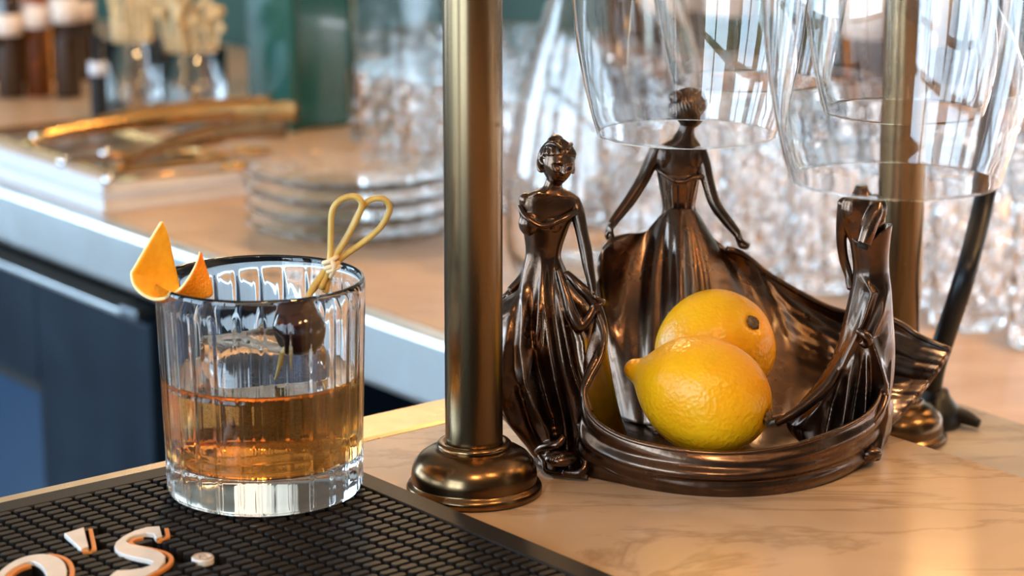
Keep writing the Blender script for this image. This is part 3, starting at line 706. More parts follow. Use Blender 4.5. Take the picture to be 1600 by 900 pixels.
def hair_mesh(c, h, Rm_, bun, cut=.10):
    """swept-up hair: a grooved cap and a coiled bun"""
    nu, nv = 110, 50; rows = []
    for i in range(nv + 1):
        ph = PI * (i + .02) / (nv + .04); th = np.linspace(0, 2 * PI, nu, endpoint=False)
        x = np.sin(ph) * np.cos(th); y = np.sin(ph) * np.sin(th); z = np.full(nu, math.cos(ph))
        part = np.abs(x * 1.0)
        X = x * .425; Yy = y * .49 + .035; Z = z * .485 + .05
        # the hairline: pull the cap inside the head below the brow and in front
        hl = .17 + .10 * (1 - part) - .55 * np.clip(y + .25, 0, 1.3)          # height of the hairline
        k = np.clip((Z - hl) / .05, 0, 1)
        k = np.where(Z < -.22 , 0, k)
        g_ = .034 * np.sin(22 * (th + .8 * z + .5 * np.abs(x))) + .012 * np.sin(47 * th + 6 * z)
        sc = (.80 + .20 * k) * (1 + g_ * k)
        rows.append(np.stack([X * sc, (Yy - .035) * sc + .035, (Z - .05) * sc + .05], 1))
    V, f = grid(rows, close_u=True); f = list(f); f.append(tuple(range(nu))[::-1]); f.append(tuple(range(nv * nu, (nv + 1) * nu)))
    b = np.array(bun); parts = [(V, f)]
    bv, bf = ball(b, .19, 40, 26, (1, .9, .95)); d = bv - b
    a_ = np.arctan2(d[:, 2], d[:, 0]); rr = np.hypot(d[:, 0], d[:, 2])
    bv = b + d * (1 + .05 * np.sin(3 * a_ + rr * 60))[:, None]; parts.append((bv, bf))
    # locks swept back from the brow to the bun
    for s_ in (-1, 1):
        for j in range(6):
            x0 = s_ * (.06 + .055 * j); z0 = .40 - .075 * j * (1 + .10 * j)
            p0 = np.array([x0 * .9, -.33 + .045 * j, z0 + .02]); p1 = np.array([s_ * (.22 + .035 * j), -.10 + .02 * j, z0 + .07 - .05 * j * .3]); p2 = np.array([s_ * (.26 + .02 * j), .18, .18 + (z0 - .1) * .5]); p3 = b + np.array([s_ * .1, .0, -.02 - .02 * j])
            parts.append(tube([p0, p1, p2, p3], [.03, .055, .055, .03], 8, 20))
    V, f = merge(*parts)
    return (V * h) @ Rm_.T + c, f

# ---- woman 1: faces us, hand on the bowl's edge
Y1 = .985
w1 = [torso([(868, 272, 13, 12, Y1), (866, 284, 13.5, 12.5, Y1), (863, 293, 16, 14, Y1), (861, 299, 30, 16, Y1), (860, 306, 41, 18, Y1), (860, 316, 45, 20, Y1), (860, 330, 43, 21, Y1), (857, 345, 37, 21, Y1),
             (853, 365, 31, 19, Y1), (850, 385, 26, 18, Y1), (849, 402, 24, 18, Y1), (850, 430, 27, 20, Y1)])]
w1.append(limb([(898, 317, Y1, 10), (903, 335, Y1 - .002, 11), (909, 362, Y1 - .004, 9.5), (915, 390, Y1 - .006, 9.5), (919, 415, Y1 - .008, 8.5), (924, 440, Y1 - .010, 7), (927, 456, Y1 - .011, 6.2)]))
w1.append(hand(926, 456, Y1 - .011, -70, 1, 1.45))
w1.append(limb([(822, 314, Y1, 10), (822, 332, Y1 + .006, 10.5), (830, 365, Y1 + .012, 9.5), (834, 395, Y1 + .014, 9), (820, 430, Y1 + .014, 8), (798, 455, Y1 + .012, 7)]))
w1.append(hand(798, 455, Y1 + .012, -140, 1, 1.1))
for dx in (-19, 13):                                             # bust
    w1.append(ball(aty(849 + dx, 349, Y1 - .0020), .0056, 20, 14, (1, .85, 1.05)))
for x_, y_ in ((822, 312), (897, 316)): w1.append(ball(aty(x_, y_, Y1), .0031, 16, 12))
# collar bones
w1.append(limb([(858, 304, Y1 - .0042, 1.6), (842, 303, Y1 - .0042, 2.0), (826, 307, Y1 - .0025, 1.6)], 8, 12)); w1.append(limb([(870, 305, Y1 - .0042, 1.6), (884, 308, Y1 - .0042, 2.0), (898, 313, Y1 - .002, 1.6)], 8, 12))
hh1 = 70 * mpp(250, Y1); hc1 = aty(871, 255, Y1 - .001)
hv, hf, R1 = head_mesh(hc1, hh1, .35, .10, .10); w1.append((hv, hf))
W1 = remeshed('woman', merge(*w1), .00034, M['bronze'], bowl, 4, .5); W1['label'] = 'bare-shouldered bronze woman facing forward, one hand on the rim'
mk('hair', *hair_mesh(hc1, hh1, R1, (-.02, .22, .42)), M['bronze'], W1)
def neckline(pts, r, Yc):
    P = [aty(x, y, Yc + d) for x, y, d in pts]; return tube(smooth_pts(np.array(P + P[:1]), 90)[:-1], r, 10, closed=True, flat=1.0)
rid1 = [[(395, 824, .0, 5), (430, 821, .0022, 6), (469, 820, .0040, 7), (525, 817, .0060, 8), (575, 824, .0075, 9), (612, 838, .0075, 9), (650, 856, .0060, 9), (690, 866, .0035, 9), (714, 866, .002, 9)],
        [(385, 848, .0, 4), (450, 844, .0030, 6), (500, 840, .0042, 6), (545, 832, .0030, 6), (580, 827, 0, 6)],
        [(400, 852, .0, 4), (462, 851, .0030, 6), (525, 857, .0052, 7), (575, 865, .0062, 8), (625, 875, .0066, 8), (681, 884, .0050, 8), (714, 892, .0030, 8)],
        [(400, 863, .0, 4), (481, 876, .0038, 6), (550, 888, .0056, 7), (600, 900, .0065, 7), (662, 907, .0075, 7), (714, 926, .0060, 8)],
        [(450, 884, 0, 5), (520, 906, .004, 6), (575, 908, .006, 6), (625, 903, .004, 6), (680, 912, .0, 6)],
        [(470, 800, .0, 8), (520, 795, .005, 9), (570, 786, .006, 10), (620, 786, .005, 10), (660, 812, .004, 9), (700, 838, .004, 8)],
        [(560, 806, 0, 6), (600, 812, -.004, 7), (650, 828, -.005, 7), (690, 846, -.003, 7)],
        [(600, 866, 0, 5), (650, 866, -.005, 6), (700, 874, -.008, 8), (714, 876, -.008, 8)],
        [(440, 833, 0, 4), (500, 829, -.003, 5), (560, 840, -.005, 6), (620, 858, -.004, 6), (660, 868, 0, 6)]]
g1 = gown([(331, 824, 894, Y1, 16), (334, 817, 902, Y1, 21.5), (346, 814, 893, Y1, 23.5), (365, 818, 886, Y1, 21.5), (385, 821, 879, Y1, 20), (402, 821, 877, Y1, 20), (420, 818, 884, Y1, 22), (440, 815, 893, Y1, 27),
           (456, 806, 908, Y1, 34), (470, 784, 924, Y1, 40), (490, 770, 934, Y1, 48), (520, 766, 938, Y1, 58), (560, 764, 934, Y1, 68), (600, 766, 924, Y1, 76), (640, 778, 920, Y1, 80), (668, 806, 922, Y1 - .001, 80), (690, 826, 928, Y1 - .002, 80), (704, 834, 938, Y1 - .003, 82), (714, 832, 944, Y1 - .003, 82)],
          n=150, m=420, folds=(7, 11), amp=(.0, .035), twist=.8, seed=4, ridges=rid1, dip=lambda t: -.0060 * np.clip(-np.sin(t), 0, 1) ** 2 * np.exp(-((np.cos(t) + .25) / .5) ** 2) + .0014)
nk = [neckline([(812, 323, -.001), (822, 337, -.0055), (846, 351, -.0075), (870, 344, -.0075), (892, 333, -.006), (907, 323, -.001), (900, 318, .006), (860, 326, .0085), (820, 318, .006)], .0010, Y1),
      neckline([(812, 323, -.001), (822, 340, -.006), (846, 354, -.008), (870, 347, -.008), (892, 337, -.0065), (907, 327, -.001), (900, 322, .0065), (860, 330, .009), (820, 322, .0065)], .0012, Y1)]

# drape held up at her side, with its hollow fold
def drape(pts, r, seg=40, n=14): return limb([(x, y, Y, q) for x, y, Y, q in pts], n, seg)
folds1 = merge(drape([(884, 425, Y1 - .006, 5), (905, 447, Y1 - .010, 8), (925, 468, Y1 - .011, 9), (936, 490, Y1 - .011, 9), (941, 520, Y1 - .013, 9), (937, 552, Y1 - .019, 9), (921, 586, Y1 - .025, 8), (913, 614, Y1 - .031, 7), (922, 645, Y1 - .037, 6)], 1),
    drape([(872, 420, Y1 - .006, 4), (884, 458, Y1 - .011, 7), (893, 488, Y1 - .014, 9), (906, 510, Y1 - .015, 9), (920, 497, Y1 - .014, 8), (929, 478, Y1 - .012, 5)], 1),
    drape([(765, 470, Y1, 8), (785, 494, Y1 - .006, 8), (800, 488, Y1 - .008, 8), (814, 462, Y1 - .005, 5)], 1),
    drape([(838, 706, Y1 - .022, 5), (846, 700, Y1 - .026, 6), (858, 697, Y1 - .029, 7), (872, 694, Y1 - .030, 8), (882, 682, Y1 - .029, 6)], 1),
    drape([(842, 712, Y1 - .024, 3.5), (850, 722, Y1 - .028, 4), (853, 735, Y1 - .03, 4), (866, 740, Y1 - .032, 4.5), (890, 742, Y1 - .035, 5), (920, 746, Y1 - .037, 5)], 1),
    drape([(905, 700, Y1 - .030, 7), (915, 725, Y1 - .035, 7), (905, 738, Y1 - .037, 6), (880, 738, Y1 - .035, 5)], 1),
    drape([(905, 660, Y1 - .030, 6), (925, 705, Y1 - .035, 8), (955, 732, Y1 - .04, 8), (1000, 750, Y1 - .046, 5)], 1))
fo = ball(aty(876, 716, Y1 - .034), .0055, 16, 10, (1.3, 1.2, .6)); toes = [ball(aty(864 + 5 * k, 719 - 2 * k, Y1 - .0385), .0014, 10, 8) for k in range(4)]
G1 = remeshed('gown', merge(shell_of(g1), *nk, folds1), .00050, M['bronze'], W1, 7, .5)
mk('foot', *merge(fo, *toes), M['bronze'], W1)

# ---- woman 2: stands at the back, turned away, skirt spread with both hands
Y2 = 1.082
w2 = [torso([(1076, 190, 12.5, 12, Y2), (1073, 203, 13, 12.5, Y2), (1069, 213, 17, 14, Y2), (1065, 220, 27, 15, Y2), (1062, 228, 36, 16, Y2), (1061, 240, 38, 18, Y2), (1061, 258, 36, 20, Y2), (1060, 278, 32, 20, Y2),
             (1060, 300, 27, 18, Y2), (1060, 325, 23, 17, Y2), (1061, 345, 26, 18, Y2)])]
w2.append(limb([(1027, 232, Y2, 10), (1018, 252, Y2, 10.5), (1003, 283, Y2 - .002, 9.5), (985, 312, Y2 - .006, 9), (969, 333, Y2 - .010, 8), (955, 352, Y2 - .014, 6.5)]))
w2.append(hand(956, 351, Y2 - .014, -112, 1, 1.45))
w2.append(limb([(1094, 236, Y2, 10), (1100, 258, Y2 - .001, 10.5), (1107, 288, Y2 - .003, 9.5), (1117, 318, Y2 - .005, 9), (1136, 345, Y2 - .007, 8), (1153, 366, Y2 - .009, 6.5)]))
w2.append(hand(1153, 366, Y2 - .009, -75, 1, 1.45))
for x_, y_ in ((1029, 233), (1094, 237)): w2.append(ball(aty(x_, y_, Y2), .0033, 16, 12))
# shoulder blades and spine hollow
for x_, y_ in ((1042, 248), (1082, 248)): w2.append(ball(aty(x_, y_, Y2 - .0019), .0050, 18, 12, (1, .72, 1.5)))
hh2 = 64 * mpp(170, Y2); hc2 = aty(1077, 172, Y2)
hv, hf, R2 = head_mesh(hc2, hh2, PI - 1.02, .16, .0); w2.append((hv, hf))
W2 = remeshed('woman', merge(*w2), .00036, M['bronze'], bowl, 4, .5); W2['label'] = 'bronze woman with her back turned, spreading her skirt with both hands'
mk('hair', *hair_mesh(hc2, hh2, R2, (0, .46, .27)), M['bronze'], W2)
g2 = gown([(269, 1036, 1086, Y2, 15), (272, 1027, 1095, Y2, 21), (285, 1029, 1092, Y2, 22), (300, 1032, 1089, Y2, 20.5), (318, 1035, 1086, Y2, 19), (330, 1035, 1087, Y2, 19.5), (345, 1031, 1092, Y2, 23), (365, 1018, 1106, Y2, 30), (400, 1000, 1130, Y2, 44), (450, 985, 1150, Y2, 55), (500, 985, 1160, Y2, 60), (560, 985, 1170, Y2, 62)],
          n=70, m=200, folds=(9, 14), amp=(.0, .12), twist=.2, seed=11, dip=lambda t: -.0028 * np.clip(-np.sin(t), 0, 1) ** 2 * np.exp(-(np.cos(t) / .6) ** 2) + .0020)
nk2 = [neckline([(1023, 262, -.001), (1034, 270, -.005), (1052, 282, -.0072), (1068, 284, -.0072), (1086, 277, -.0062), (1108, 270, -.001), (1104, 262, .005), (1062, 268, .0085), (1028, 258, .006)], .0009, Y2),
       neckline([(1083, 279, -.0062), (1096, 277, -.005), (1109, 274, -.001), (1108, 268, .003), (1098, 266, .004), (1088, 268, .0)], .0011, Y2)]
G2 = mk('gown', *merge(shell_of(g2), *nk2), M['bronze'], W2)

# ---- the spread skirt that forms the back of the bowl (top edge, middle, floor)
cols = [((942, 384, 1.062), (936, 440, 1.045), (930, 560)), ((956, 374, 1.064), (944, 450, 1.046), (945, 625)), ((985, 366, 1.068), (962, 455, 1.050), (968, 650)), ((1012, 360, 1.074), (985, 455, 1.052), (990, 660)),
        ((1034, 338, 1.076), (1012, 455, 1.052), (1015, 665)), ((1048, 328, 1.073), (1040, 455, 1.046), (1042, 668)), ((1061, 328, 1.072), (1064, 455, 1.043), (1068, 670)), ((1075, 328, 1.073), (1092, 458, 1.045), (1098, 670)),
        ((1089, 336, 1.076), (1125, 462, 1.052), (1132, 668)), ((1105, 366, 1.076), (1160, 480, 1.058), (1165, 662)), ((1128, 386, 1.074), (1192, 502, 1.064), (1195, 658)), ((1160, 397, 1.074), (1220, 520, 1.068), (1222, 652)),
        ((1205, 432, 1.080), (1252, 540, 1.072), (1250, 648)), ((1280, 474, 1.086), (1296, 560, 1.076), (1275, 645)), ((1330, 491, 1.086), (1335, 578, 1.072), (1305, 645)), ((1395, 501, 1.078), (1385, 588, 1.060), (1345, 655)),
        ((1440, 528, 1.066), (1418, 596, 1.048), (1375, 660)), ((1485, 547, 1.045), (1450, 600, 1.032), (1395, 662))]
T_ = np.array([aty(*c[0]) for c in cols]); M_ = np.array([aty(*c[1]) for c in cols]); B_ = np.array([atz(*c[2], .007) for c in cols])
nc = 320
T_, M_, B_ = smooth_pts(T_, nc), smooth_pts(M_, nc), smooth_pts(B_, nc)
rows = []; u = np.linspace(0, 1, nc)
for t in np.linspace(0, 1, 90):
    # quadratic through top, middle, floor
    b0 = 2 * (t - .5) * (t - 1); b1 = 4 * t * (1 - t); b2 = 2 * t * (t - .5)
    P = b0 * T_ + b1 * M_ + b2 * B_
    uu = u + .010 * math.sin(3.0 * t) * np.sin(9 * u)
    w = np.exp(-((u - .345) / .13) ** 2); uu = uu + .012 * np.sin(2 * PI * 3.3 * u)
    f = (.0034 * fold_profile(uu, 2 * PI * 9, .4, .9) + .0017 * fold_profile(uu, 2 * PI * 16, 2.0, .9)) * (.12 + .88 * w) + .0028 * np.sin(2 * PI * 3.1 * uu + 1.2 * t + .8)
    amp_ = min(1, t * 2.4) * (1 - .55 * t)
    nrm = np.column_stack([-.15 * np.ones(nc), -np.ones(nc), .35 * np.ones(nc)])
    # long flowing ripples on the sweep to the far tip
    sw = np.clip((u - .62) / .3, 0, 1)
    f2 = (.0016 * np.sin(13 * t + 5 * u) + .0008 * np.sin(29 * t + 9 * u + 1) + .0004 * np.sin(61 * t + 7 * u)) * sw * math.sin(PI * min(1, t * 1.05))
    rows.append(P + nrm * (f * amp_ + f2)[:, None])
sk = mk('skirt_sweep', *grid(rows), M['bronze'], bowl); solid(sk, .0022, 0)
# rolled hem along the sweep
hem = rows[0][int(.60 * nc):]
mk('hem', *tube(hem[::3], [.0016] * len(hem[::3]), 10), M['bronze'], sk)

# ---- front wall of the bowl: inner floor line, rim, outer bulge, foot line
rim = [((934, 488, .972), (903, 735)), ((944, 520, .966), (905, 738)), ((940, 555, .960), (909, 740)), ((922, 590, .955), (914, 742)), ((913, 615, .951), (920, 744)), ((921, 645, .946), (930, 746)),
       ((950, 672, .940), (955, 750)), ((1000, 692, .934), (1000, 761)), ((1080, 706, .929), (1075, 772)), ((1160, 708, .928), (1155, 775)), ((1240, 696, .931), (1235, 768)), ((1310, 672, .941), (1302, 750)), ((1358, 644, .957), (1350, 724)), ((1378, 606, .972), (1372, 700)), ((1384, 560, .982), (1384, 690))]
Rm2 = smooth_pts(np.array([aty(*r[0]) for r in rim]), 200); Bs = smooth_pts(np.array([atz(*r[1], BZ) for r in rim]), 200)
Cn = np.array([.088, .99, .006])
rows = []
inn = Bs + (Cn - Bs) * .42; inn[:, 2] = .0055
for t in np.linspace(0, 1, 26):                                   # inside, floor up to rim
    mid = (inn * .35 + Rm2 * .65); mid[:, 2] = Rm2[:, 2] * .30 + .004
    P = (1 - t) ** 2 * inn + 2 * t * (1 - t) * mid + t ** 2 * Rm2
    rows.append(P)
s_ = np.linspace(0, 1, 200)
for t in np.linspace(.04, 1, 40):                                 # outside, rim down to the foot
    dr_ = Bs - Cn; dr_[:, 2] = 0; dr_ /= np.linalg.norm(dr_, axis=1)[:, None]
    mid = (Rm2 + Bs) / 2 + dr_ * .0045
    P = (1 - t) ** 2 * Rm2 + 2 * t * (1 - t) * mid + t ** 2 * Bs
    gz = .0011 * np.sin(9 * t + 7 * s_) + .0008 * np.sin(19 * t - 5 * s_ + 2)
    P = P + dr_ * (gz * math.sin(PI * t) + .0007 * math.sin(PI * t))[:, None]
    rows.append(P)
fw = mk('bowl_wall', *grid(rows), M['bronze'], bowl); solid(fw, .0012, 0)
mk('rim_edge', *tube(Rm2[::3], .0011, 10), M['bronze'], fw)
fl = [(Cn[0] + .071 * math.cos(t) , Cn[1] + .056 * math.sin(t)) for t in np.linspace(0, 2 * PI, 60, endpoint=False)]
mk('bowl_floor', *prism([fl], BZ, .0062, .002), M['bronze'], bowl)

# ---- woman 3: broken, without head and right arm
Y3 = .985
w3 = [torso([(1345, 290, 9, 9, Y3), (1345, 297, 13, 12, Y3), (1345, 303, 23, 15, Y3), (1346, 310, 31, 17, Y3), (1347, 320, 35, 19, Y3), (1348, 335, 36, 20, Y3), (1350, 355, 32, 19, Y3), (1353, 375, 27, 17, Y3), (1357, 400, 22, 16, Y3), (1360, 430, 21, 16, Y3)])]
w3.append(limb([(1318, 318, Y3, 9), (1316, 345, Y3 + .001, 9), (1315, 375, Y3 + .003, 8), (1319, 405, Y3 + .004, 7.5), (1326, 430, Y3 + .003, 6.5), (1330, 452, Y3 + .0, 6)]))
w3.append(limb([(1372, 318, Y3 - .003, 8), (1366, 335, Y3 - .006, 11.5), (1357, 360, Y3 - .0085, 11.5), (1350, 381, Y3 - .0095, 10.5)], 20))
for x_, y_ in ((1319, 319), (1372, 322)): w3.append(ball(aty(x_, y_, Y3), .0031, 16, 12))
for x_ in (1334, 1366): w3.append(ball(aty(x_, 327, Y3 - .0020), .0052, 18, 12, (1.1, .74, 1.5)))
W3 = remeshed('woman', merge(*w3), .00034, M['bronze'], bowl, 4, .5); W3['label'] = 'broken bronze woman seen from behind, head and one arm missing'
s0, s1 = aty(1350, 381, Y3 - .0095), aty(1347.5, 388.5, Y3 - .0098)
mk('broken_arm_end', *tube([s0, s1], [.0026, .0022], 18), M['hollow_shade'], W3)  # dark plug, shade of the hollow stump put into its colour
rid3 = [[(425, 1345, 0, 6), (450, 1358, .0030, 7), (485, 1346, .0042, 7), (519, 1332, .0050, 7), (564, 1312, .0060, 8), (621, 1276, .0050, 10), (660, 1240, .003, 10)],
        [(440, 1384, 0, 6), (480, 1372, .003, 7), (515, 1354, .0045, 7), (545, 1362, .005, 7), (587, 1372, .006, 8), (640, 1372, .006, 8), (706, 1360, .004, 9)],
        [(525, 1338, 0, 4), (576, 1322, .004, 5), (640, 1308, .005, 7), (706, 1300, .004, 8)],
        [(530, 1348, 0, 4), (580, 1345, .004, 5), (650, 1338, .005, 7), (706, 1330, .004, 8)],
        [(530, 1343, 0, 4), (600, 1333, -.004, 6), (680, 1320, -.004, 7)], [(545, 1353, 0, 4), (620, 1356, -.005, 7), (690, 1346, -.004, 7)],
        [(560, 1318, 0, 6), (620, 1292, -.005, 8), (680, 1280, -.004, 8)]]
g3 = gown([(362, 1326, 1394, Y3, 27), (380, 1328, 1391, Y3, 25), (400, 1331, 1389, Y3, 24), (420, 1333, 1389, Y3, 23), (440, 1331, 1391, Y3, 25), (460, 1327, 1393, Y3, 28), (500, 1318, 1395, Y3, 36), (540, 1308, 1397, Y3, 44), (580, 1290, 1395, Y3, 50), (610, 1268, 1390, Y3, 54), (640, 1242, 1384, Y3, 56), (665, 1232, 1380, Y3, 56), (690, 1250, 1374, Y3 - .002, 58), (706, 1270, 1372, Y3 - .003, 58)],
          n=150, m=360, folds=(7, 12), amp=(.0, .05), twist=2.2, seed=21, ridges=rid3, dip=lambda t: -.0045 * np.clip(-np.sin(t), 0, 1) * np.clip(.35 - .9 * np.cos(t), 0, 1) + .0035 * np.clip(np.cos(t), 0, 1))
def inward(row, d=.0013):
    c_ = row.mean(0); q = row - c_; q[:, 2] = 0; r_ = np.linalg.norm(q, axis=1)[:, None]; return row - q / r_ * d
g3s = [inward(r_) for r_ in g3[:34][::-1]] + g3

folds3 = merge(drape([(1340, 516, Y3 - .014, 5), (1350, 522, Y3 - .017, 7), (1357, 532, Y3 - .017, 7), (1352, 540, Y3 - .016, 5), (1345, 534, Y3 - .016, 4)], 1),
    drape([(1318, 560, Y3 - .010, 5), (1290, 605, Y3 - .013, 8), (1250, 640, Y3 - .016, 8), (1212, 662, Y3 - .018, 5)], 1),
    drape([(1388, 560, Y3 - .006, 6), (1384, 610, Y3 - .012, 7), (1376, 640, Y3 - .02, 7), (1362, 662, Y3 - .026, 6)], 1))
G3 = remeshed('gown', merge(shell_of(g3s), folds3), .00042, M['bronze'], W3, 5, .5)
mk('gown_shade_lid', *shell_of([inward(r_, .0006) for r_ in g3[14:17]]), M['hollow_shade'], G3)  # dark lid painted as the shade inside the open bodice
kn = [ball(aty(1345 + 12 * math.cos(k * 2.1) + k, 712 + 5 * math.sin(k * 1.7), .965 + .002 * (k % 3)), .0034 + .0006 * (k % 2), 12, 8, (1.3, 1, .8)) for k in range(7)]
mk('foot', *merge(*kn), M['bronze'], W3)
ORD = 'first second third fourth fifth sixth seventh eighth ninth tenth eleventh twelfth thirteenth fourteenth fifteenth sixteenth seventeenth eighteenth nineteenth twentieth'.split()

# ------------------------------------------------------------------ warm globe lamps
def lamp(p, label, r=.06):
    o = empty('globe_lamp', (p[0], p[1], p[2] - r)); tag(o, label, 'lamp', 'warm globe lamps over the bar')
    mk('globe', *ball(p, r, 24, 16), M['lamp'], o)
    mk('cap', *lathe([(.03, r * .8), (.03, r * .8 + .05), (.008, r * .8 + .06)], 20, p), M['lamp_metal'], o)
    mk('rod', *tube([(p[0], p[1], p[2] + r + .04), (p[0], p[1], CZ)], .005, 8), M['lamp_metal'], o)
    return o
lamp((.55, .35, 1.00), 'warm globe lamp hanging above the marble end of the bar')
lamp((.05, .12, .92), 'warm globe lamp hanging over the near side of the bar')
lamp(RM(.2, .30, .95), 'warm globe lamp hanging above the menu books')
lamp(RM(1.15, .35, .95), 'warm globe lamp hanging above the stacked glass plates')
lamp(RM(2.1, .40, .95), 'warm globe lamp hanging above the cut crystal glasses')

# ------------------------------------------------------------------ wine glasses hanging in the rack
ZR = .148
def wine_glass(c, label, k=1.0):
    h = .2145
    o_ = [(.03775, 0), (.03795, .0001), (.0380, .0003), (.0381, .0006), (.03825, .0012)] + [(.0380 + .0122 * math.sin(PI / 2 * t ** .9), .0004 + .078 * t) for t in np.linspace(.08, 1, 14)]
    o_ += [(.0500, .088), (.0475, .100), (.0420, .111), (.0330, .119), (.0220, .1245), (.0110, .128), (.0055, .133), (.0040, .145), (.0037, .18), (.0042, .200), (.0070, .210), (.0200, .2140), (.0360, h), (.0366, h + .0006), (.0360, h + .0013), (.0001, h + .0022)]
    i_ = [(.0001, .1225), (.0100, .1222), (.0215, .1190), (.0320, .1135), (.0408, .106), (.0467, .096), (.04935, .087)] + [(.03755 + .0122 * math.sin(PI / 2 * t ** .9), .0004 + .078 * t) for t in np.linspace(1, .08, 14)] + [(.03785, .0016), (.0377, .0009), (.0376, .0005), (.03755, .0002), (.0376, .00005)]
    prof = [(r * k if z < .13 else r, z) for r, z in o_][::-1] + [(r * k if z < .13 else r, z) for r, z in i_][::-1]
    V, f = lathe(prof, 72, c)
    o = fixn(mk('wine_glass', V, [q for q in f if len(q) == 4], M['thin_glass'], org=c)); tag(o, label, 'wine glass', 'wine glasses hanging from the rack'); return o
def hang(px, py, Y): q = aty(px, py, Y); return np.array([q[0], q[1], ZR])
gA, gB = hang(1072, 213, .97), hang(1398, 280, .862); gC = hang(1412, 178, 1.03)
dv = (gB - gA); dv /= np.linalg.norm(dv); gD = gC + dv * .135; gE = gC - dv * .112; gF = gC + np.array([.086, .062, 0])
for p_, k_, l_ in ((gA, 1.0, 'wine glass hanging upside down over the back-turned bronze woman'), (gB, 1.04, 'wine glass hanging upside down above the headless bronze woman'), (gC, .98, 'wine glass hanging upside down around the far brass post'),
                   (gD, 1.0, 'wine glass hanging upside down at the right edge of the photo'), (gE, .98, 'wine glass hanging deeper in the rack, between two nearer glasses'), (gF, .98, 'wine glass hanging deepest in the rack near the black cable')):
    wine_glass(p_, l_, k_)
pcA = atz(741, 768, 0)
rk = empty('glass_rack', (pcA[0], pcA[1], .36)); tag(rk, 'brass glass rack on posts holding the hanging wine glasses', 'rack')
zr_ = ZR + .2145 - .0046
n2 = np.array([dv[1], -dv[0], 0])
for q in (gA, gC, gF):
    for s_ in (-1, 1):
        a_ = q + n2 * .017 * s_; a_ = np.array([a_[0], a_[1], zr_])
        mk('rail', *tube([a_ - dv * .22, a_ + dv * .32], .0035, 10), M['brass'], rk)
for t_ in (-.20, .30):
    c0 = gA + dv * t_ - n2 * .05; c1 = gA + dv * t_ + n2 * .32
    for c_ in (c0, c1): c_[2] = zr_ + .0075
    if np.dot(gC - gA, n2) < 0: c1 = gA + dv * t_ - n2 * .32; c1[2] = zr_ + .0075; c0 = gA + dv * t_ + n2 * .05; c0[2] = zr_ + .0075
    mk('cross_bar', *tube([c0, c1], .004, 10), M['brass'], rk)
for pc_ in (pcA, pc2):
    mk('bracket', *tube([(pc_[0], pc_[1], zr_ + .0075), (*(gA - dv * .20)[:2], zr_ + .0075)], .0045, 10), M['brass'], rk)

# black cable and its plug
cb = [aty(x, y, Y) for x, y, Y in ((1585, -330, 1.24), (1578, -120, 1.235), (1572, 60, 1.225), (1560, 165, 1.215), (1550, 240, 1.205), (1534, 330, 1.19), (1508, 430, 1.16), (1480, 515, 1.17), (1462, 570, 1.175), (1455, 605, 1.178))]
cbo = mk('black_cable', *tube(cb, .0056, 14, 60), M['cable']); tag(cbo, 'thick black cable curving down beside the far brass post', 'cable')
pq = aty(1462, 618, 1.19); pq[2] = -.047
pg = mk('plug', *merge(lathe([(.0001, .0002), (.0135, .0002), (.015, .003), (.013, .010), (.008, .016), (.0062, .020), (.0001, .021)], 30, pq), tube([pq + [.004, 0, .006], pq + [.014, -.004, .006], pq + [.022, -.010, .0035]], [.006, .0045, .0025], 10, 10)), M['cable'])
tag(pg, 'black rubber plug at the foot of the cable on the ledge', 'plug')

# ------------------------------------------------------------------ things on the back counter
CT = -.15 + .0003
def px_of(p):
    q = np.array(p, float) - [0, 0, CAMZ]; dep = q[1] * CP - q[2] * SP; return 800 + F * q[0] / dep, 450 - F * (q[1] * SP + q[2] * CP) / dep
def room_ab(p): d = np.array(p[:2]) - O0; return np.dot(d, E1), np.dot(d, E2)
def solve(p0, dirv, px):                                  # how far along dirv until the picture column px
    lo, hi = 0, 2.0; s0 = px_of(p0)[0] < px
    for _ in range(50):
        m_ = (lo + hi) / 2
        if (px_of(p0 + dirv * m_)[0] < px) == s0: lo = m_
        else: hi = m_
    return lo
E13, E23 = np.array([*E1, 0]), np.array([*E2, 0])
# menu books
bk = atz(162, 334, CT); ba, bb = room_ab(bk); bw_ = solve(bk, E23, 405)
hb = .0150
for i, (lb_, dx_, sh) in enumerate((('white menu book at the bottom of the pile under the gold bar tools', 0, 0), ('white menu book on top of the pile carrying the gold bar tools', .012, .006))):
    z0 = CT + i * (hb + .0004)
    b_ = empty('menu_book', RM(ba - .15, bb + bw_ / 2, z0)); tag(b_, lb_, 'book', 'menu books on the back counter')
    a0, a1_, b0, b1_ = ba - .36 - sh, ba - dx_, bb + sh, bb + bw_ - dx_
    mk('cover', *merge(rbox(a0, a1_, b0, b1_, z0, z0 + .0022), rbox(a0, a1_, b0, b1_, z0 + hb - .0022, z0 + hb), rbox(a0, a1_, b0, b0 + .0022, z0 + .0022, z0 + hb - .0022)), M['paper'], b_, smooth=False)
    mk('pages', *rbox(a0 + .003, a1_ - .003, b0 + .0024, b1_ - .003, z0 + .0023, z0 + hb - .0023), M['cover'], b_, smooth=False)
ZB = CT + 2 * (hb + .0004) + .0002
ty = empty('gold_tray', RM(ba - .19, bb + bw_ / 2, ZB)); tag(ty, 'shallow dull gold tray lying on the menu books under the bar tools', 'tray')
mk('tray_floor', *rbox(ba - .35, ba - .030, bb + .022, bb + bw_ - .02, ZB, ZB + .0022, .001), M['dark_gold'], ty, smooth=False)
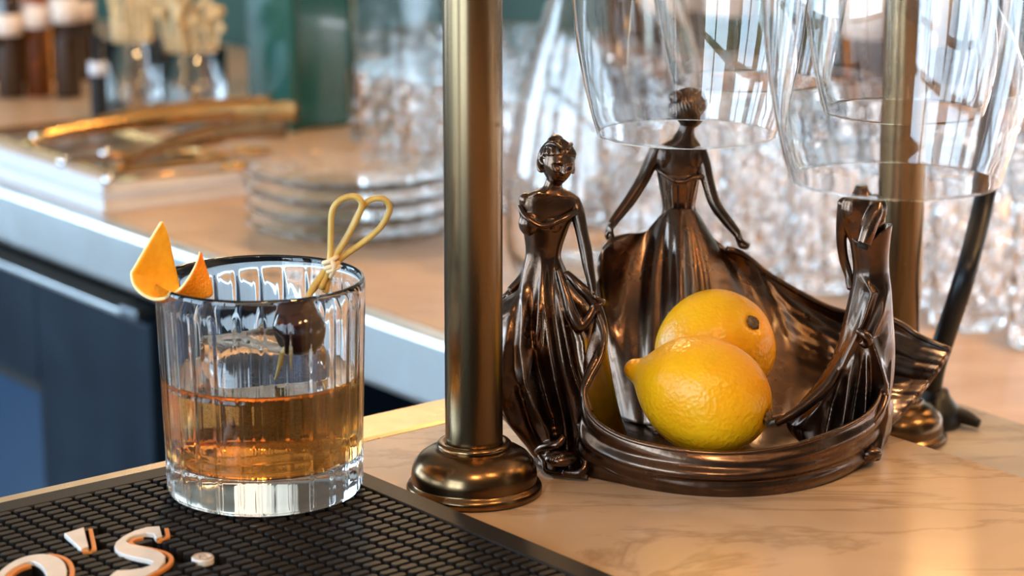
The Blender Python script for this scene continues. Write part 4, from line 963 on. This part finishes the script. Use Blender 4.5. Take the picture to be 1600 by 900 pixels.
mk('tray_rim', *merge(*[rbox(*q, ZB + .0022, ZB + .0060, .0006) for q in ((ba - .35, ba - .346, bb + .022, bb + bw_ - .02), (ba - .034, ba - .030, bb + .022, bb + bw_ - .02), (ba - .346, ba - .034, bb + .022, bb + .026), (ba - .346, ba - .034, bb + bw_ - .024, bb + bw_ - .02))]), M['gold'], ty, smooth=False)
ZB += .0064
def tool(px0, py0, px1, py1, lift=0.0): return atz(px0, py0, ZB + .004 + lift), atz(px1, py1, ZB + .004 + lift)
def bar_spoon(p, q, label, mat):
    o = empty('bar_spoon', p - [0, 0, .004]); tag(o, label, 'spoon', 'gold bar tools on the menu books')
    d = q - p; L = np.linalg.norm(d); d /= L; s = np.cross(d, [0, 0, 1])
    mk('handle', *tube([p, p + d * L * .80], .0026, 10), mat, o); mk('ball_end', *ball(p, .0065, 18, 12), M['silver'], o)
    rows = []
    for t in np.linspace(0, 1, 12):
        w = .015 * math.sin(PI * min(1, .12 + t * .88)) ** .7
        rows.append([p + d * (L * .78 + L * .22 * t) + s * w * x + np.array([0, 0, -.003 + .006 * x * x + .002]) for x in np.linspace(-1, 1, 9)])
    solid(mk('bowl', *grid(rows), mat, o), .0015)
def tongs(p, q, label, mat, spread=.03):
    o = empty('bar_tongs', p - [0, 0, .004]); tag(o, label, 'tongs', 'gold bar tools on the menu books')
    d = q - p; L = np.linalg.norm(d); d /= L; s = np.cross(d, [0, 0, 1])
    for k in (-1, 1):
        rows = []
        for t in np.linspace(0, 1, 24):
            w = .005 + .006 * t ** 2; c_ = p + d * L * t + s * k * spread * math.sin(PI * (.12 + .6 * t)) * t ** .6 + [0, 0, .004 + .010 * math.sin(PI * t)]
            rows.append([c_ + np.array([0, 0, w * x]) + s * k * (-.002 * x * x) for x in np.linspace(-1, 1, 7)])
        solid(mk('arm', *grid(rows), mat, o), .0018)
    mk('spring', *tube([p + s * .006, p - d * .008, p - s * .006], [.004, .0055, .004], 10, 12), mat, o)
tongs(*tool(55, 222, 445, 175, .012), 'large gold tongs lying across the back of the menu books', M['gold'], .035)
tongs(*tool(190, 262, 430, 205, .006), 'dark gold tongs lying in the middle of the menu books', M['dark_gold'], .02)
bar_spoon(*tool(165, 240, 425, 240), 'gold bar spoon with a ball end lying beside the dark tongs', M['gold'])
bar_spoon(*tool(100, 254, 350, 222), 'gold bar spoon with its ball end at the left edge of the books', M['dark_gold'])
bar_spoon(*tool(170, 281, 398, 262), 'gold bar spoon lying nearest the front corner of the books', M['gold'])
bar_spoon(*tool(58, 214, 300, 192), 'gold bar spoon lying farthest back on the menu books', M['dark_gold'])

# pressed glass plates
def plate_mesh(r, ribs=24):
    prof = [(.0001, 0), (.30 * r, 0), (.52 * r, .001), (.72 * r, .005), (.92 * r, .0125), (r, .0175), (r * .995, .0195), (.91 * r, .0150), (.71 * r, .0078), (.50 * r, .0042), (.30 * r, .0034), (.0001, .0034)]
    return lathe(prof, ribs * 3, (0, 0, 0), rfun=lambda th, rr, z: rr * (1 + (.02 if rr > .4 * r else 0) * np.cos(ribs * th)))
def plates(c, r, n, dz, lab, grp):
    V, f = plate_mesh(r); f = [q for q in f if len(q) == 4]; first = None
    for i in range(n):
        p_ = np.array([c[0], c[1], c[2] + i * dz])
        if first is None: first = fixn(mk('glass_plate', V + p_, f, M['pressed'], org=p_, smooth=False)); o = first
        else: o = copy_tree(first, p_)
        tag(o, lab[0] if i == 0 else lab[2] if i == n - 1 else lab[1] % ORD[i], 'plate', grp)
pcx = atz(560, 368, CT)
M['pressed'] = pm('pressed_glass', (1, 1, 1), .03, trans=1, ior=1.3)
plates(pcx, .106, 4, .0165, ('pressed glass plate at the bottom of the big plate stack', 'pressed glass plate, %s from the bottom of the big plate stack', 'pressed glass plate on top of the big plate stack'), 'pressed glass plates behind the cocktail')

# green column
gc = atz(462, 206, CT); s1 = solve(gc, -E13, 386); s2 = solve(gc, E23, 549); ga, gb = room_ab(gc)
gp_ = empty('green_column', RM(ga - s1 / 2, gb + s2 / 2, CT)); tag(gp_, 'glossy green square column standing on the back counter', 'column')
mk('shaft', *rbox(ga - s1, ga, gb, gb + s2, CT, .34, .006), M['green'], gp_, smooth=False)
mk('corner_bead', *tube([RM(ga + .001, gb - .001, CT), RM(ga + .001, gb - .001, .335)], .006, 10), M['green'], gp_)

# jars of bamboo picks
def jar(c, r, h, label, n, seed, kind):
    prof = [(.0001, .001), (r * .94, .001), (r, .006), (r, h), (r - .0025, h), (r - .0028, .010), (.0001, .009)]
    o = fixn(mk('glass_jar', *[x for x in lathe(prof, 48, c)], M['glass'], org=c)); tag(o, label[0], 'jar', 'jars of picks on the back counter')
    r2 = np.random.default_rng(seed); P = []
    for k in range(n):
        t = r2.uniform(0, 2 * PI); q = r * .6 * math.sqrt(r2.uniform()); t2 = t + r2.normal(0, .5)
        a_ = c + [q * math.cos(t), q * math.sin(t), .011]; L = h * r2.uniform(1.25, 1.7)
        b_ = c + [r * 1.0 * r2.uniform(.4, 1.0) * math.cos(t2), r * 1.0 * r2.uniform(.4, 1.0) * math.sin(t2), L]
        P.append(tube([a_, b_], .0013, 6))
        if kind: P.append(ball(b_, .0055, 8, 6, (1, 1, 1.3)))
        else: P.append(tube([b_, b_ + [.006, 0, .012], b_ + [0, 0, .02], b_ + [-.006, 0, .012], b_], .0011, 5, 14))
    o2 = mk('bamboo_picks', *merge(*P), M['cork']); tag(o2, label[1], 'picks', kind='stuff')
jar(atz(212, 194, CT), .037, .105, ('clear glass jar of bamboo picks beside the slim black bottle', 'bundle of knotted bamboo picks fanning out of the jar by the slim bottle'), 34, 1, 0)
jar(atz(305, 197, CT), .041, .095, ('clear glass jar of bamboo picks beside the green column', 'bundle of bead-topped bamboo picks fanning out of the jar by the column'), 40, 2, 1)

def bottle(name, c, r, h, mat, label, cat='bottle', grp=None, neck=.35, lab=None, cap=None, capm=None):
    o = empty(name, c); tag(o, label, cat, grp)
    nr = r * neck
    mk('body', *lathe([(.0001, .0005), (r * .92, .0005), (r, .004), (r, h * .60), (r * .93, h * .66), (nr * 1.3, h * .76), (nr, h * .80), (nr, h * .94), (nr * 1.2, h * .945), (nr * 1.2, h * .965), (nr, h * .97)], 28, c), mat, o)
    if lab is not None: mk('label', *lathe([(r + .0004, h * lab[0]), (r + .0007, h * lab[0]), (r + .0007, h * lab[1]), (r + .0004, h * lab[1])], 28, c), lab[2], o)
    mk('cap', *lathe([(.0001, h * .9702), (nr * 1.15, h * .9702), (nr * 1.15, h * 1.05), (.0001, h * 1.055)], 20, c), capm or M['black'], o)
    return o
sb_ = atz(157, 205, CT); so = bottle('slim_bottle', sb_, .0105, .112, M['black'], 'slim black bottle with a white collar beside the jar of picks', neck=.5, lab=(.62, .76, M['paper']))
xs = [(18, 152), (62, 150), (108, 152), (-28, 150), (40, 128), (88, 126), (132, 124), (8, 126)]
names = ['leftmost but one of the front dark bottles', 'middle one of the front dark bottles', 'front dark bottle nearest the slim black bottle', 'front dark bottle cut by the left edge of the photo', 'rear dark bottle behind the front row, far side', 'rear dark bottle in the middle of the back row', 'rear dark bottle behind the slim black bottle', 'rear dark bottle at the left edge of the photo']
for i, (x_, y_) in enumerate(xs):
    c_ = atz(x_, y_, CT)
    bottle('amber_bottle', c_, .0180, .20 + .02 * (i % 3), M['dark_bottle'] if i % 2 == 0 else M['amber'], names[i] + ', amber glass with pale label', grp='dark bottles at the end of the counter', lab=(.42, .56, M['label']))

# cut crystal glasses in crowded rows
def crystal_mesh(r, h):
    n = 56; rows = []
    prof = [(.0001, .0008), (r * .80, .0004), (r * .88, .003)] + [(r * (.88 + .12 * t), .003 + (h - .003) * t) for t in np.linspace(.06, 1, 16)] + [(r * .965, h)] + [(r * (.80 + .15 * t), .016 + (h - .017) * t) for t in np.linspace(1, 0, 5)] + [(.0001, .014)]
    def rf(th, rr, z):
        if rr < r * .86 or z > h * .80 or z < .002: return np.full(n, rr)
        a_ = np.abs(((th * 8 / (2 * PI) + z * 30) % 1) - .5) * 2; b_ = np.abs(((th * 8 / (2 * PI) - z * 30) % 1) - .5) * 2
        return rr - .0036 * (1 - np.minimum(a_, b_))
    k = 3 + 16
    V, f = lathe(prof, n, rfun=rf)
    for i in range(k + 1, len(prof)):
        t = np.linspace(0, 2 * PI, n, endpoint=False); V[i * n:(i + 1) * n] = np.stack([prof[i][0] * np.cos(t), prof[i][0] * np.sin(t), np.full(n, prof[i][1])], 1)
    return V, [q for q in f if len(q) == 4]
DC = aty(952, 300, 1.98); DC[2] = CT; vp = atz(622, 222, CT)
first = None; cnt = 0; rowc = {}
for j, b in enumerate((.365, .450, .535)):
    for i in range(30):
        p_ = RM(-.30 + .0835 * i + .04 * (j % 2), b, CT); px, py = px_of(p_)
        if px < 566 or px > 1700: continue
        if np.hypot(*(p_ - vp)[:2]) < .105 or np.hypot(*(p_ - DC)[:2]) < .138 or np.hypot(*(p_ - pcx)[:2]) < .15: continue
        if first is None: first = fixn(mk('crystal_glass', *[x if k else x + p_ for k, x in enumerate(crystal_mesh(.0375, .150))], M['crystal'], org=p_, smooth=False)); o = first
        else:
            o = copy_tree(first, p_)
        o.rotation_euler.z = .37 * cnt
        cnt += 1; rowc[j] = rowc.get(j, 0) + 1
        tag(o, '%s cut crystal glass from the green column in the %s row on the counter' % (ORD[rowc[j] - 1], ('front', 'middle', 'rear')[j]), 'glass', 'cut crystal glasses on the back counter')
# decanter, vase, napkins
prof = [(.0001, .001), (.070, .001), (.084, .008), (.090, .030), (.0915, .070), (.089, .110), (.080, .160), (.066, .215), (.054, .250), (.038, .290), (.030, .330), (.030, .390), (.034, .400),
        (.032, .400), (.0275, .388), (.0275, .330), (.0355, .2895), (.0515, .250), (.0636, .214), (.0776, .159), (.0866, .110), (.0890, .070), (.0875, .031), (.080, .012), (.0001, .008)]
V, f = lathe(prof, 64, DC); dec = fixn(mk('decanter', V, [q for q in f if len(q) == 4], M['thin_glass'], org=DC)); tag(dec, 'wide clear glass decanter behind the forward-facing bronze woman', 'decanter')
vp = RM(.02 + ga + .16, .66, CT)
vp = atz(622, 222, CT)
prof = [(.0001, .001), (.050, .001), (.055, .01), (.056, .10), (.060, .30), (.064, .36), (.0615, .36), (.057, .30), (.0525, .10), (.051, .018), (.0001, .016)]
V, f = lathe(prof, 56, vp); vs = fixn(mk('glass_vase', V, [q for q in f if len(q) == 4], M['glass'], org=vp)); tag(vs, 'tall clear glass vase beside the green column', 'vase')
npk = RM(*room_ab(atz(915, 296, CT)), CT)
na, nb = room_ab(npk)
nh = tag(empty('napkin_holder', npk), 'white napkin stack standing behind the decanter', 'napkins')
mk('stack', *rbox(na - .03, na + .03, .615, .665, CT, CT + .085, .002), M['napkin'], nh, smooth=False)
mk('tray', *merge(rbox(na - .036, na + .036, .609, .6145, CT, CT + .02), rbox(na - .036, na + .036, .6655, .671, CT, CT + .02)), M['gold'], nh, smooth=False)

# back shelf with bottles, mirror and splashback
sh_ = tag(mk('back_shelf', *rbox(ga + .2, 3.4, .680, B1 - .003, -.06, -.045, .002), M['walnut'], smooth=False), 'wooden shelf on the green wall above the crystal glasses', 'shelf')
tag(struct('trim_2', rbox(ga + .2, 3.4, B1 - .012, B1 - .002, -.1495, -.0605), M['tile']), 'pale splashback below the wooden shelf', kind='structure')
tag(struct('trim_3', rbox(ga + .2, 3.4, B1 - .010, B1 - .002, -.04, 1.2), pm('mirror', (.36, .32, .26), .16, 1)), 'wall mirror behind the shelf of bottles', kind='structure')
kinds = [('brown', M['dark_bottle']), ('amber', M['amber']), ('green', M['green_bottle']), ('clear', M['glass'])]
for i in range(19):
    a_ = ga + .26 + i * .098; k_, m_ = kinds[(i * 7 + i // 3) % 4]
    bottle('shelf_bottle', RM(a_, .735, -.0447), .034 + .003 * (i % 3), .27 + .015 * (i % 4), m_, '%s bottle from the green column on the wooden back shelf, %s glass' % (ORD[i], k_), grp='bottles on the wooden back shelf', lab=(.2, .48, M['label']) if i % 3 else None)

ls = tag(mk('crystal_fill_strip', *rbox(ga + .25, 3.3, .690, .702, -.0665, -.0605), emit('fill_strip_glow', (.88, .94, 1.0), 32), smooth=False), 'added fill light strip under the wooden shelf behind the crystal glasses', 'added fill light')  # added strip, brightens the crystal glasses from behind
